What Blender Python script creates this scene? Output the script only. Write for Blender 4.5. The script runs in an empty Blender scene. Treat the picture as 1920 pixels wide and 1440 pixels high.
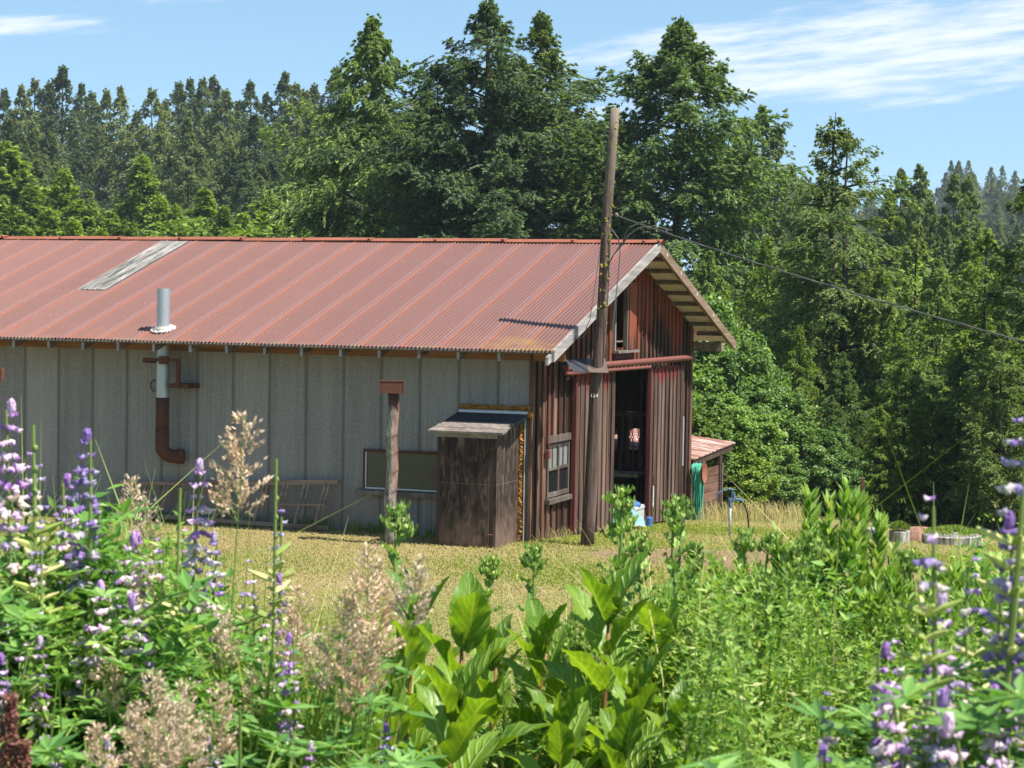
import bpy, math, random
import numpy as np
from mathutils import Vector

# ------------------------------------------------------------------ camera, sky, sun
scene = bpy.context.scene
COL = scene.collection
CAM_H, FPX, TILT, ROLL = 3.6261, 3803.22, 0.0424, 0.0168
cam_data = bpy.data.cameras.new("camera")
cam = bpy.data.objects.new("camera", cam_data)
COL.objects.link(cam)
cam_data.sensor_width = 36.0
cam_data.lens = FPX / 1920 * 36.0
cam_data.clip_start, cam_data.clip_end = 0.1, 6000
cam.location = (0, 0, CAM_H)
cam.rotation_mode = 'QUATERNION'
from mathutils import Quaternion, Matrix, Euler
cam.rotation_quaternion = (Euler((math.pi / 2 - TILT, 0, 0)).to_quaternion() @ Quaternion((0, 0, 1), ROLL))
cam_data.dof.use_dof = True
cam_data.dof.focus_distance = 27.0
cam_data.dof.aperture_fstop = 17.0
scene.camera = cam

SUN_EL, SUN_AZ = math.radians(60), math.radians(-27)       # azimuth from +X, negative = towards the camera
S = Vector((math.cos(SUN_EL) * math.cos(SUN_AZ), math.cos(SUN_EL) * math.sin(SUN_AZ), math.sin(SUN_EL)))
sun_data = bpy.data.lights.new("sun", 'SUN')
sun_data.energy = 4.0
sun_data.angle = math.radians(0.5)
sun_data.color = (1.0, 0.955, 0.88)
sun = bpy.data.objects.new("sun", sun_data)
COL.objects.link(sun)
sun.rotation_mode = 'QUATERNION'
sun.rotation_quaternion = S.to_track_quat('Z', 'Y')

world = bpy.data.worlds.new("World")
scene.world = world
world.use_nodes = True
scene.view_settings.view_transform = 'Standard'
scene.view_settings.look = 'None'
scene.view_settings.exposure = 1.40
scene.view_settings.gamma = 1.0


class NT:
    """small helper to write node trees"""
    def __init__(self, tree):
        self.t = tree
        self.t.nodes.clear()

    def n(self, kind, props=None, **ins):
        nd = self.t.nodes.new(kind)
        for k, v in (props or {}).items():
            setattr(nd, k, v)
        for k, v in ins.items():
            key = int(k[1:]) if k[0] == '_' and k[1:].isdigit() else k.replace('_', ' ')
            sock = nd.inputs[key]
            if hasattr(v, 'is_output'):
                self.t.links.new(v, sock)
            else:
                if isinstance(v, tuple) and len(v) == 3 and sock.type == 'RGBA':
                    v = (*v, 1)
                sock.default_value = v
        return nd

    def math(self, op, a, b=0.0, c=0.0, clamp=False):
        nd = self.n('ShaderNodeMath', {'operation': op, 'use_clamp': clamp}, _0=a, _1=b, _2=c)
        return nd.outputs[0]

    def vmath(self, op, a, b=(0, 0, 0)):
        return self.n('ShaderNodeVectorMath', {'operation': op}, _0=a, _1=b).outputs[0]

    def mix(self, f, a, b, blend='MIX'):
        nd = self.t.nodes.new('ShaderNodeMix')
        nd.data_type, nd.blend_type = 'RGBA', blend
        for i, v in ((0, f), (6, a), (7, b)):
            if hasattr(v, 'is_output'):
                self.t.links.new(v, nd.inputs[i])
            else:
                nd.inputs[i].default_value = (*v, 1) if isinstance(v, tuple) and len(v) == 3 else v
        return nd.outputs[2]

    def ramp(self, f, stops, interp='LINEAR'):
        nd = self.n('ShaderNodeValToRGB', None, Fac=f)
        cr = nd.color_ramp
        cr.interpolation = interp
        while len(cr.elements) < len(stops):
            cr.elements.new(0.5)
        for e, (p, c) in zip(cr.elements, stops):
            e.position = p
            e.color = (*c, 1) if isinstance(c, tuple) else (c, c, c, 1)
        return nd.outputs[0]

    def step(self, v, a, b):
        nd = self.n('ShaderNodeMapRange', {'interpolation_type': 'SMOOTHSTEP'}, Value=v)
        nd.inputs[1].default_value, nd.inputs[2].default_value = a, b
        return nd.outputs[0]

    def obj(self):
        return self.n('ShaderNodeTexCoord').outputs['Object']

    def noise(self, vec, scale, detail=4, rough=0.55, stretch=None, out=0):
        if stretch:
            vec = self.vmath('MULTIPLY', vec, stretch)
        return self.n('ShaderNodeTexNoise', None, Vector=vec, Scale=scale, Detail=float(detail), Roughness=rough).outputs[out]

    def sep(self, v):
        return self.n('ShaderNodeSeparateXYZ', None, _0=v).outputs


def sky():
    w = NT(world.node_tree)
    st = w.n('ShaderNodeTexSky', {'sky_type': 'NISHITA', 'sun_disc': False, 'sun_elevation': SUN_EL,
                                  'sun_rotation': math.pi / 2 - SUN_AZ, 'altitude': 300.0,
                                  'air_density': 1.0, 'dust_density': 0.35, 'ozone_density': 2.0})
    d = w.n('ShaderNodeTexCoord').outputs['Generated']
    x, y, z = w.sep(d)
    zz = w.math('ADD', w.math('MULTIPLY', w.math('MAXIMUM', z, 0.0), 0.85), 0.13)     # clear dry air: little white at the horizon
    sv_ = w.n('ShaderNodeCombineXYZ', None, _0=x, _1=y, _2=zz).outputs[0]
    w.t.links.new(w.n('ShaderNodeVectorMath', {'operation': 'NORMALIZE'}, _0=sv_).outputs[0], st.inputs['Vector'])
    yy = w.math('MAXIMUM', y, 0.05)
    u = w.math('DIVIDE', x, yy)                            # tangent of the azimuth
    v = w.math('DIVIDE', z, yy)                            # tangent of the elevation, looking north

    def band(u0, v0, slope, su, sv):
        du = w.math('SUBTRACT', u, u0)
        dv = w.math('SUBTRACT', w.math('SUBTRACT', v, v0), w.math('MULTIPLY', du, slope))
        a = w.math('POWER', w.math('DIVIDE', du, su), 2.0)
        b = w.math('POWER', w.math('DIVIDE', dv, sv), 2.0)
        return w.math('SUBTRACT', 1.0, w.math('ADD', a, b))
    wv = w.n('ShaderNodeCombineXYZ', None, _0=w.math('MULTIPLY', u, 13.0),
             _1=w.math('MULTIPLY', w.math('SUBTRACT', v, w.math('MULTIPLY', u, 0.12)), 95.0), _2=0.0).outputs[0]
    n1 = w.noise(wv, 1.0, 8, 0.62)
    n2 = w.noise(w.vmath('MULTIPLY', wv, (2.3, 2.6, 1)), 1.0, 6, 0.6)
    nn = w.math('ADD', w.math('MULTIPLY', n1, 0.7), w.math('MULTIPLY', n2, 0.3))
    m = None
    for args, k in (((0.19, 0.125, 0.13, 0.17, 0.030), 1.0), ((0.10, 0.124, 0.08, 0.11, 0.0135), .9),
                    ((0.13, 0.108, 0.10, 0.10, 0.010), .9),
                    ((-0.235, 0.1295, 0.015, 0.052, 0.0062), .95), ((0.07, 0.092, 0.0, 0.06, 0.010), .5),
                    ((-0.10, 0.097, -0.02, 0.10, 0.007), .3), ((-0.20, 0.145, .02, 0.1, 0.006), .25)):
        b = w.math('MULTIPLY', w.step(band(*args), -0.35, 1.1), k)
        m = b if m is None else w.math('MAXIMUM', m, b)
    dens = w.step(w.math('ADD', w.math('MULTIPLY', m, 0.62), w.math('MULTIPLY', w.math('SUBTRACT', nn, 0.5), 2.4)), 0.12, 0.86)
    dens = w.math('MULTIPLY', dens, w.step(m, 0.0, 0.25))
    bluer = w.mix(1.0, st.outputs[0], (1.0, 1.10, 1.02), 'MULTIPLY')
    col = w.mix(w.math('MULTIPLY', dens, 0.9), bluer, (5.5, 5.8, 6.2))
    bg = w.n('ShaderNodeBackground', None, Color=col, Strength=0.071)
    out = w.n('ShaderNodeOutputWorld')
    w.t.links.new(bg.outputs[0], out.inputs[0])


sky()

# ------------------------------------------------------------------ picture <-> place
def ray(px, py):
    du, dv = px - 960, py - 720
    c, s = math.cos(ROLL), math.sin(ROLL)
    u, v = du * c + dv * s, -du * s + dv * c
    dx, dy, dz = u / FPX, 1.0, -v / FPX
    ct, st = math.cos(TILT), math.sin(TILT)
    return Vector((dx, dy * ct + dz * st, -dy * st + dz * ct))


def at(px, py, Y):
    d = ray(px, py)
    return Vector((0, 0, CAM_H)) + d * (Y / d.y)


BA = 0.3444                                               # the barn is turned by this much
BO = np.array([0.2649, 29.0473])
BL = np.array([math.cos(BA), -math.sin(BA)])
BG = np.array([math.sin(BA), math.cos(BA)])
BW, BAP, BZR, BZE, BO_, BE = 9.15, 4.575, 4.577, 2.90, 0.586, 0.77
SLOPE = (BZR - BZE) / (BAP + BE)


def sstep(x, a, b):
    t = np.clip((np.asarray(x, float) - a) / (b - a), 0, 1)
    return t * t * (3 - 2 * t)


def gz(x, y):
    """height of the ground"""
    x = np.asarray(x, float)
    y = np.asarray(y, float)
    g = (x - BO[0]) * BG[0] + (y - BO[1]) * BG[1]
    z = 0.13 - 0.062 * np.clip(g, 0, 14)
    z = z - 0.03 * np.clip(g - 1.5, 0, 9) * sstep(x, 6, 12)
    far = sstep(g, 11, 50)
    z = z - 4.4 * far
    r = np.maximum(y - 130, 0)
    hill = 0.032 * np.minimum(r, 500) * sstep(x, -10, 60) + 0.022 * np.minimum(r, 500) * (1 - sstep(x, -10, 60))
    z = z + hill
    bank = 2.15 * (1 - sstep(y, 3.2, 14.5)) + 0.15 * (1 - sstep(y, 0, 4))
    return z + bank + 0.03 * np.sin(x * 1.7 + 0.6 * y) * np.sin(y * 1.1 - .4 * x) * (1 - sstep(y, 24, 27)) 


def ground(px, py):
    d = ray(px, py)
    Y = 15.0
    while Y < 200:
        P = Vector((0, 0, CAM_H)) + d * (Y / d.y)
        if P.z <= float(gz(P.x, P.y)):
            return P
        Y += 0.02
    return P


def bl(l, g, z=0.0):
    """barn coordinates to the world"""
    return Vector((BO[0] + BL[0] * l + BG[0] * g, BO[1] + BL[1] * l + BG[1] * g, z))


# ------------------------------------------------------------------ mesh helpers
class Geo:
    def __init__(self):
        self.V, self.F, self.UV, self.n = [], [], [], 0

    def add(self, V, F, uv=None):
        V = np.asarray(V, float).reshape(-1, 3)
        if isinstance(F, np.ndarray):
            F = [F]
        else:
            by = {}
            for f in F:
                by.setdefault(len(f), []).append(f)
            F = [np.array(v) for v in by.values()]
        for f in F:
            self.F.append(f + self.n)
        self.V.append(V)
        self.UV.append(np.zeros((len(V), 2)) if uv is None else np.asarray(uv, float))
        self.n += len(V)
        return self

    def hexa(self, c8):
        """8 corners: bottom ring then top ring"""
        return self.add(c8, [(0, 3, 2, 1), (4, 5, 6, 7), (0, 1, 5, 4), (1, 2, 6, 5), (2, 3, 7, 6), (3, 0, 4, 7)])

    def box(self, x0, x1, y0, y1, z0, z1):
        return self.hexa([(x0, y0, z0), (x1, y0, z0), (x1, y1, z0), (x0, y1, z0),
                          (x0, y0, z1), (x1, y0, z1), (x1, y1, z1), (x0, y1, z1)])

    def beam(self, a, b, w, h, up=(0, 0, 1)):
        a, b = Vector(a), Vector(b)
        d = (b - a).normalized()
        s = d.cross(Vector(up))
        if s.length < 1e-4:
            s = Vector((1, 0, 0))
        s.normalize()
        u = s.cross(d)
        c = []
        for p in (a, b):
            c += [p - s * w / 2 - u * h / 2, p + s * w / 2 - u * h / 2, p + s * w / 2 + u * h / 2, p - s * w / 2 + u * h / 2]
        return self.hexa(c)

    def tube(self, pts, rad, seg=10, cap=True):
        pts = [Vector(p) for p in pts]
        n = len(pts)
        if not hasattr(rad, '__len__'):
            rad = [rad] * n
        V, F = [], []
        ref = None
        for i, p in enumerate(pts):
            d = (pts[min(i + 1, n - 1)] - pts[max(i - 1, 0)]).normalized()
            if ref is None:
                ref = d.orthogonal().normalized()
            s = (ref - d * ref.dot(d)).normalized()
            ref = s
            t = d.cross(s)
            for k in range(seg):
                a = 2 * math.pi * k / seg
                V.append(p + (s * math.cos(a) + t * math.sin(a)) * rad[i])
        for i in range(n - 1):
            for k in range(seg):
                k2 = (k + 1) % seg
                F.append((i * seg + k, i * seg + k2, (i + 1) * seg + k2, (i + 1) * seg + k))
        if cap:
            F.append(tuple(range(seg))[::-1])
            F.append(tuple((n - 1) * seg + k for k in range(seg)))
        return self.add([tuple(v) for v in V], F)

    def blob(self, c, r, seed=0, j=0.15, nu=8, nv=5):
        rng = np.random.default_rng(seed)
        r = np.array(r if hasattr(r, '__len__') else (r, r, r), float)
        V = [(0, 0, 1.0)]
        for i in range(1, nv):
            th = math.pi * i / nv
            for k in range(nu):
                a = 2 * math.pi * k / nu
                V.append((math.sin(th) * math.cos(a), math.sin(th) * math.sin(a), math.cos(th)))
        V.append((0, 0, -1.0))
        V = np.array(V) * (1 + j * rng.uniform(-1, 1, (len(V), 1))) * r + np.array(c, float)
        F = [(0, 1 + k, 1 + (k + 1) % nu) for k in range(nu)]
        for i in range(nv - 2):
            for k in range(nu):
                a, b = 1 + i * nu + k, 1 + i * nu + (k + 1) % nu
                F.append((a, a + nu, b + nu, b))
        e = len(V) - 1
        F += [(e, 1 + (nv - 2) * nu + (k + 1) % nu, 1 + (nv - 2) * nu + k) for k in range(nu)]
        return self.add(V, F)

    def leaves(self, P, D, Sd, l, w, sag=0.0):
        """diamond leaves: base P, direction D, side Sd"""
        P, D, Sd = (np.asarray(q, float) for q in (P, D, Sd))
        l = np.broadcast_to(np.asarray(l, float), len(P))[:, None]
        w = np.broadcast_to(np.asarray(w, float), len(P))[:, None]
        mid = P + D * l * 0.45
        tip = P + D * l
        tip[:, 2] -= sag * l[:, 0]
        V = np.stack([P, mid + Sd * w * 0.5, tip, mid - Sd * w * 0.5], 1).reshape(-1, 3)
        F = np.arange(len(V)).reshape(-1, 4)
        uv = np.tile(np.array([[.5, 0], [1, .45], [.5, 1], [0, .45]]), (len(P), 1))
        return self.add(V, F, uv)

    def mesh(self, name, material, smooth=False):
        me = bpy.data.meshes.new(name)
        V = np.concatenate(self.V)
        me.vertices.add(len(V))
        me.vertices.foreach_set('co', V.astype(np.float32).ravel())
        idx = np.concatenate([f.ravel() for f in self.F])
        tot = np.concatenate([np.full(len(f), f.shape[1]) for f in self.F])
        me.loops.add(len(idx))
        me.loops.foreach_set('vertex_index', idx.astype(np.int32))
        me.polygons.add(len(tot))
        st = np.concatenate([[0], np.cumsum(tot)[:-1]])
        me.polygons.foreach_set('loop_start', st.astype(np.int32))
        me.polygons.foreach_set('loop_total', tot.astype(np.int32))
        uvl = me.uv_layers.new(name='uv')
        uvl.data.foreach_set('uv', np.concatenate(self.UV)[idx].astype(np.float32).ravel())
        me.materials.append(material)
        me.update(calc_edges=True)
        me.validate()
        me.polygons.foreach_set('use_smooth', np.full(len(me.polygons), bool(smooth)))
        return me

    def build(self, name, material, parent=None, smooth=False):
        o = bpy.data.objects.new(name, self.mesh(name, material, smooth))
        COL.objects.link(o)
        if parent is not None:
            o.parent = parent
        return o


def tag(o, label=None, cat=None, group=None, kind=None):
    if label:
        o['label'] = label
    if cat:
        o['category'] = cat
    if group:
        o['group'] = group
    if kind:
        o['kind'] = kind
    return o


def empty(name, loc=(0, 0, 0), rz=0.0):
    o = bpy.data.objects.new(name, None)
    o.empty_display_size = 0.1
    o.location = loc
    o.rotation_euler = (0, 0, rz)
    COL.objects.link(o)
    return o


def copy_tree(o, parent=None):
    c = o.copy()
    COL.objects.link(c)
    if parent is not None:
        c.parent = parent
    for ch in list(o.children):
        copy_tree(ch, c)
    return c


USED = set()


def place(proto, loc, rz=0.0, scale=1.0, label=None, group=None, tilt=(0, 0), cat=None):
    o = proto if proto.name not in USED else copy_tree(proto)
    USED.add(proto.name)
    o.location = loc
    o.rotation_euler = (tilt[0], tilt[1], rz)
    o.scale = scale if hasattr(scale, '__len__') else (scale,) * 3
    tag(o, label, cat, group)
    return o


# ------------------------------------------------------------------ materials
def new_mat(name):
    m = bpy.data.materials.new(name)
    m.use_nodes = True
    return m, NT(m.node_tree)


def finish(m, w, col, rough=0.8, metal=0.0, bump=None, bstr=0.4, bdist=0.01, spec=0.3):
    b = w.n('ShaderNodeBsdfPrincipled', None, Base_Color=col, Roughness=rough, Metallic=metal)
    b.inputs['Specular IOR Level'].default_value = spec
    if bump is not None:
        bp = w.n('ShaderNodeBump', None, Height=bump, Strength=bstr, Distance=bdist)
        w.t.links.new(bp.outputs[0], b.inputs['Normal'])
    o = w.n('ShaderNodeOutputMaterial')
    w.t.links.new(b.outputs[0], o.inputs[0])
    return m


def plain(name, c, rough=0.7, metal=0.0, var=0.25, scale=9.0, spec=0.3):
    m, w = new_mat(name)
    n = w.noise(w.obj(), scale, 5, 0.65)
    col = w.mix(n, tuple(q * (1 - var) for q in c), tuple(min(1, q * (1 + var)) for q in c))
    return finish(m, w, col, rough, metal, n, 0.2, 0.004, spec)


def wood(name, dark, mid, light, axis=2, scale=1.0, paint=None, paint_amt=0.5, paint_z=None, rough=0.85, spec=0.2):
    """weathered boards; the grain runs along the given axis of the object"""
    m, w = new_mat(name)
    co = w.obj()
    st = [14.0 * scale] * 3
    st[axis] = 0.7 * scale
    rnd = w.n('ShaderNodeNewGeometry').outputs['Random Per Island']
    off = w.n('ShaderNodeCombineXYZ', None, _0=w.math('MULTIPLY', rnd, 37.0), _1=w.math('MULTIPLY', rnd, 91.0),
              _2=w.math('MULTIPLY', rnd, 53.0)).outputs[0]
    v = w.vmath('ADD', w.vmath('MULTIPLY', co, tuple(st)), off)
    g = w.noise(v, 1.0, 6, 0.7)
    st2 = [3.0] * 3
    st2[axis] = 0.5
    big = w.noise(w.vmath('ADD', w.vmath('MULTIPLY', co, tuple(st2)), off), 1.0, 4, 0.6)
    f = w.math('ADD', w.math('MULTIPLY', g, 0.75), w.math('MULTIPLY', big, 0.45))
    f = w.math('ADD', f, w.math('MULTIPLY', w.math('SUBTRACT', rnd, 0.5), 0.22))
    col = w.ramp(f, [(0.43, dark), (0.62, mid), (0.84, light)])
    if paint:
        pn = w.math('ADD', w.math('MULTIPLY', g, 0.6), w.math('MULTIPLY', big, 0.55))
        pn = w.math('ADD', pn, w.math('MULTIPLY', w.math('SUBTRACT', rnd, 0.5), 0.25))
        if paint_z:
            z = w.sep(co)[2]
            pn = w.math('ADD', pn, w.math('MULTIPLY', w.math('SUBTRACT', w.step(z, *paint_z), 0.5), 0.46))
        col = w.mix(w.step(pn, 0.72 - 0.3 * paint_amt, 0.84 - 0.3 * paint_amt), col, paint)
    return finish(m, w, col, rough, 0.0, g, 0.5, 0.006, spec)


def foliage(name, stops, trans=0.3, rough=0.55, objvar=0.25, spec=0.25, tint=(1.25, 1.3, 0.55)):
    m, w = new_mat(name)
    rnd = w.n('ShaderNodeNewGeometry').outputs['Random Per Island']
    col = w.ramp(rnd, stops)
    orn = w.n('ShaderNodeObjectInfo').outputs['Random']
    k = w.math('ADD', 1 - objvar, w.math('MULTIPLY', orn, 2 * objvar))
    kc = w.n('ShaderNodeCombineXYZ', None, _0=w.math('POWER', k, 1.3), _1=k, _2=w.math('POWER', k, 0.6)).outputs[0]
    col = w.mix(1.0, col, kc, 'MULTIPLY')
    d = w.n('ShaderNodeBsdfPrincipled', None, Base_Color=col, Roughness=rough)
    d.inputs['Specular IOR Level'].default_value = spec
    t = w.n('ShaderNodeBsdfTranslucent', None, Color=w.mix(1.0, col, tint, 'MULTIPLY'))
    mx = w.n('ShaderNodeMixShader', None, _0=trans, _1=d.outputs[0], _2=t.outputs[0])
    o = w.n('ShaderNodeOutputMaterial')
    w.t.links.new(mx.outputs[0], o.inputs[0])
    return m


M = {}
M['fir'] = foliage('fir needles', [(0.0, (0.068, 0.118, 0.045)), (0.45, (0.147, 0.234, 0.073)), (0.8, (0.257, 0.344, 0.101)), (1.0, (0.381, 0.447, 0.153))], 0.48)
M['spruce'] = foliage('spruce needles', [(0.0, (0.072, 0.117, 0.057)), (0.5, (0.152, 0.222, 0.102)), (0.85, (0.262, 0.320, 0.132)), (1.0, (0.393, 0.415, 0.161))], 0.48)
M['far_fir'] = foliage('far fir needles', [(0.0, (0.067, 0.103, 0.051)), (0.5, (0.136, 0.186, 0.080)), (0.85, (0.217, 0.265, 0.105)), (1.0, (0.310, 0.328, 0.142))], 0.48, objvar=0.35)
M['young_fir'] = foliage('young fir needles', [(0.0, (0.082, 0.137, 0.028)), (0.4, (0.159, 0.249, 0.045)), (0.8, (0.274, 0.361, 0.068)), (1.0, (0.407, 0.465, 0.112))], 0.48)
M['tip_fir'] = foliage('fir needles with pale new growth', [(0.0, (0.064, 0.118, 0.038)), (0.55, (0.139, 0.222, 0.060)), (0.8, (0.267, 0.321, 0.104)), (1.0, (0.496, 0.473, 0.189))], 0.48)
M['cedar'] = foliage('cedar sprays', [(0.0, (0.066, 0.116, 0.042)), (0.5, (0.133, 0.194, 0.064)), (1.0, (0.221, 0.281, 0.095))], 0.48)
M['maple'] = foliage('maple leaves', [(0.0, (0.086, 0.156, 0.040)), (0.5, (0.154, 0.266, 0.073)), (0.85, (0.246, 0.366, 0.110)), (1.0, (0.385, 0.477, 0.183))], 0.48, spec=0.3, rough=0.5)
M['shrub'] = foliage('pale shrub leaves', [(0.0, (0.079, 0.138, 0.022)), (0.5, (0.144, 0.225, 0.037)), (1.0, (0.263, 0.338, 0.062))], 0.4)
M['bark'] = wood('bark', (.025, .020, .016), (.055, .042, .034), (.11, .09, .075), 2)
M['dead_twig'] = plain('dead grey twigs', (.15, .11, .085))

M['barn_wood'] = wood('weathered barn boards', (.016, .009, .007), (.088, .046, .029), (.26, .155, .102), 2, 1.0,
                      (.20, .052, .024), 0.40, (1.8, 3.8))
M['door_wood'] = wood('sliding door boards', (.020, .012, .009), (.084, .050, .037), (.21, .140, .110), 2, 1.0,
                      (.16, .032, .026), 0.26, (1.8, 2.6))
M['batten'] = wood('barn battens', (.016, .008, .006), (.064, .030, .021), (.165, .085, .062), 2, 1.0,
                   (.20, .055, .026), 0.40, (1.8, 3.8))
M['red_trim'] = wood('red painted trim', (.05, .018, .014), (.10, .030, .024), (.17, .06, .046), 2, 1.0)
M['red_pipe'] = plain('faded red painted pipe', (.155, .052, .040), 0.6, var=0.35)
M['grey_wood'] = wood('silver grey board', (.13, .115, .105), (.27, .25, .235), (.44, .42, .40), 1, 1.0)
M['brown_rake'] = wood('brown rake board', (.10, .065, .040), (.20, .135, .090), (.32, .235, .17), 1, 1.0)
M['tail_wood'] = wood('rafter wood', (.06, .042, .030), (.16, .115, .082), (.30, .24, .18), 1, 1.0)
M['frieze'] = wood('red brown frieze board', (.11, .052, .024), (.22, .105, .050), (.32, .165, .085), 0, 1.0)
M['dark_wood'] = wood('dark old wood', (.025, .016, .012), (.060, .038, .028), (.12, .08, .06), 2, 1.0)
M['pole_wood'] = wood('pole wood', (.050, .032, .022), (.115, .078, .055), (.21, .155, .115), 2, 1.0)
M['grey_brown'] = wood('grey brown wood', (.075, .060, .050), (.16, .13, .11), (.28, .24, .21), 2, 1.0)
M['window_wood'] = wood('old brown window wood', (.045, .034, .028), (.10, .078, .064), (.19, .16, .135), 2, 1.0)
M['ladder_wood'] = wood('ladder wood', (.12, .080, .058), (.25, .175, .13), (.40, .31, .25), 0, 1.0)
M['plank'] = wood('brown planks', (.040, .022, .015), (.10, .054, .036), (.19, .115, .08), 0, 1.0)
M['rust'] = plain('rust', (.095, .036, .021), 0.85, var=0.5, scale=14)
M['dark_rust'] = plain('dark rust', (.085, .036, .024), 0.85, var=0.5, scale=14)
M['galv'] = plain('galvanised steel', (.42, .45, .47), 0.42, 0.55, var=0.18, scale=30)
M['white_paint'] = plain('white paint', (.70, .70, .68), 0.6, var=0.12)
M['putty'] = plain('pale flashing sealant', (.62, .58, .50), 0.8, var=0.25)
M['black'] = plain('black rubber', (.018, .018, .018), 0.5)
M['tar'] = plain('black tar paper and hood shade', (.030, .033, .040), 0.75, var=0.5, scale=20)  # tar paper on the closet roof; painted shade on the pole hood
M['wire'] = plain('grey cable', (.10, .095, .09), 0.6)
M['hose'] = plain('green rubber hose', (.05, .33, .22), 0.45, var=0.15)
M['blue_paint'] = plain('blue enamel', (.085, .15, .24), 0.5, var=0.4, scale=40)
M['navy'] = plain('blue cloth', (.045, .115, .33), 0.8, var=0.2)
M['tarp'] = plain('light blue tarp', (.16, .32, .35), 0.55, var=0.25)
M['chain'] = plain('rusty chain', (.16, .085, .055), 0.7, 0.3, var=0.4)
M['lichen'] = plain('yellow lichen', (.26, .22, .045), 0.95, var=0.35, scale=30)
M['concrete'] = None
M['glow_green'] = plain('lime plastic', (.20, .62, .06), 0.5)


def roof_metal():
    m, w = new_mat('red painted corrugated roof')
    co = w.obj()
    x, y, z = w.sep(co)
    st = w.noise(w.vmath('MULTIPLY', co, (16, 0.9, 0.9)), 1.0, 5, 0.6)
    n = w.noise(co, 1.3, 5, 0.65)
    fine = w.noise(co, 60, 3, 0.6)
    sx = w.math('DIVIDE', w.math('ADD', x, 20.0), 0.61)
    sheet = w.n('ShaderNodeTexWhiteNoise', {'noise_dimensions': '1D'}, W=w.math('FLOOR', sx)).outputs[0]
    base = w.mix(w.math('ADD', w.math('MULTIPLY', n, 0.6), w.math('MULTIPLY', sheet, 0.4)), (.126, .058, .045), (.178, .084, .067))
    fr = w.math('FRACT', sx)
    edge = w.math('MINIMUM', fr, w.math('SUBTRACT', 1.0, fr))
    seam = w.math('SUBTRACT', 1.0, w.step(w.math('ADD', edge, w.math('MULTIPLY', w.math('SUBTRACT', n, 0.5), 0.06)), 0.0, 0.055))
    pan = w.math('MULTIPLY', w.step(fr, 0.72, 0.80), w.math('SUBTRACT', 1.0, w.step(fr, 0.93, 0.97)))
    base = w.mix(w.math('MULTIPLY', pan, 0.6), base, (.185, .098, .090))
    warm = w.math('SUBTRACT', 1.0, w.step(fr, 0.02, 0.20))
    base = w.mix(w.math('MULTIPLY', warm, 0.3), base, (.235, .090, .055))
    rust = w.math('ADD', w.math('MULTIPLY', seam, 0.36), w.math('ADD', w.math('MULTIPLY', st, 0.75), w.math('MULTIPLY', n, 0.35)))
    low = w.math('SUBTRACT', 1.0, w.step(y, -0.8, 0.5))
    rust = w.math('ADD', rust, w.math('MULTIPLY', low, 0.16))
    col = w.mix(w.math('MULTIPLY', w.step(rust, 0.62, 1.02), 0.75), base, (.235, .078, .040))
    gro = w.step(w.math('COSINE', w.math('MULTIPLY', x, 2 * math.pi / 0.061)), -0.15, -0.9)    # rib shading painted as darker grooves
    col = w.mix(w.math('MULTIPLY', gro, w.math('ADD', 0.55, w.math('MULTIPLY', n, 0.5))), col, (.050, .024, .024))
    # nails: pale specks in rows up the slope
    row = w.math('FRACT', w.math('DIVIDE', y, 0.61))
    rr = w.math('LESS_THAN', w.math('ABSOLUTE', w.math('SUBTRACT', row, 0.5)), 0.022)
    cc = w.math('LESS_THAN', w.math('FRACT', w.math('DIVIDE', x, 0.122)), 0.12)
    spk = w.math('MULTIPLY', w.math('MULTIPLY', rr, cc), w.step(fine, 0.45, 0.6))
    col = w.mix(w.math('MULTIPLY', spk, 0.28), col, (.50, .34, .28))
    # moss and dirt along the lowest edge
    moss = w.math('MULTIPLY', w.math('SUBTRACT', 1.0, w.step(y, -0.77, -0.60)), w.step(w.noise(co, 5, 4), 0.45, 0.6))
    col = w.mix(w.math('MULTIPLY', moss, 0.65), col, (.16, .12, .075))
    cor = w.math('MULTIPLY', w.math('MULTIPLY', w.step(x, -1.3, 0.3), w.math('SUBTRACT', 1.0, w.step(y, -0.6, 0.5))), w.step(w.noise(co, 2.2, 3), 0.42, 0.62))
    col = w.mix(w.math('MULTIPLY', cor, 0.6), col, (.22, .13, .035))
    streak = w.step(w.noise(w.vmath('MULTIPLY', co, (5, .45, .45)), 1.0, 3), 0.62, 0.75)
    col = w.mix(w.math('MULTIPLY', streak, 0.25), col, (.16, .06, .055))
    return finish(m, w, col, 0.5, 0.0, fine, 0.15, 0.002, 0.35)


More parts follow.
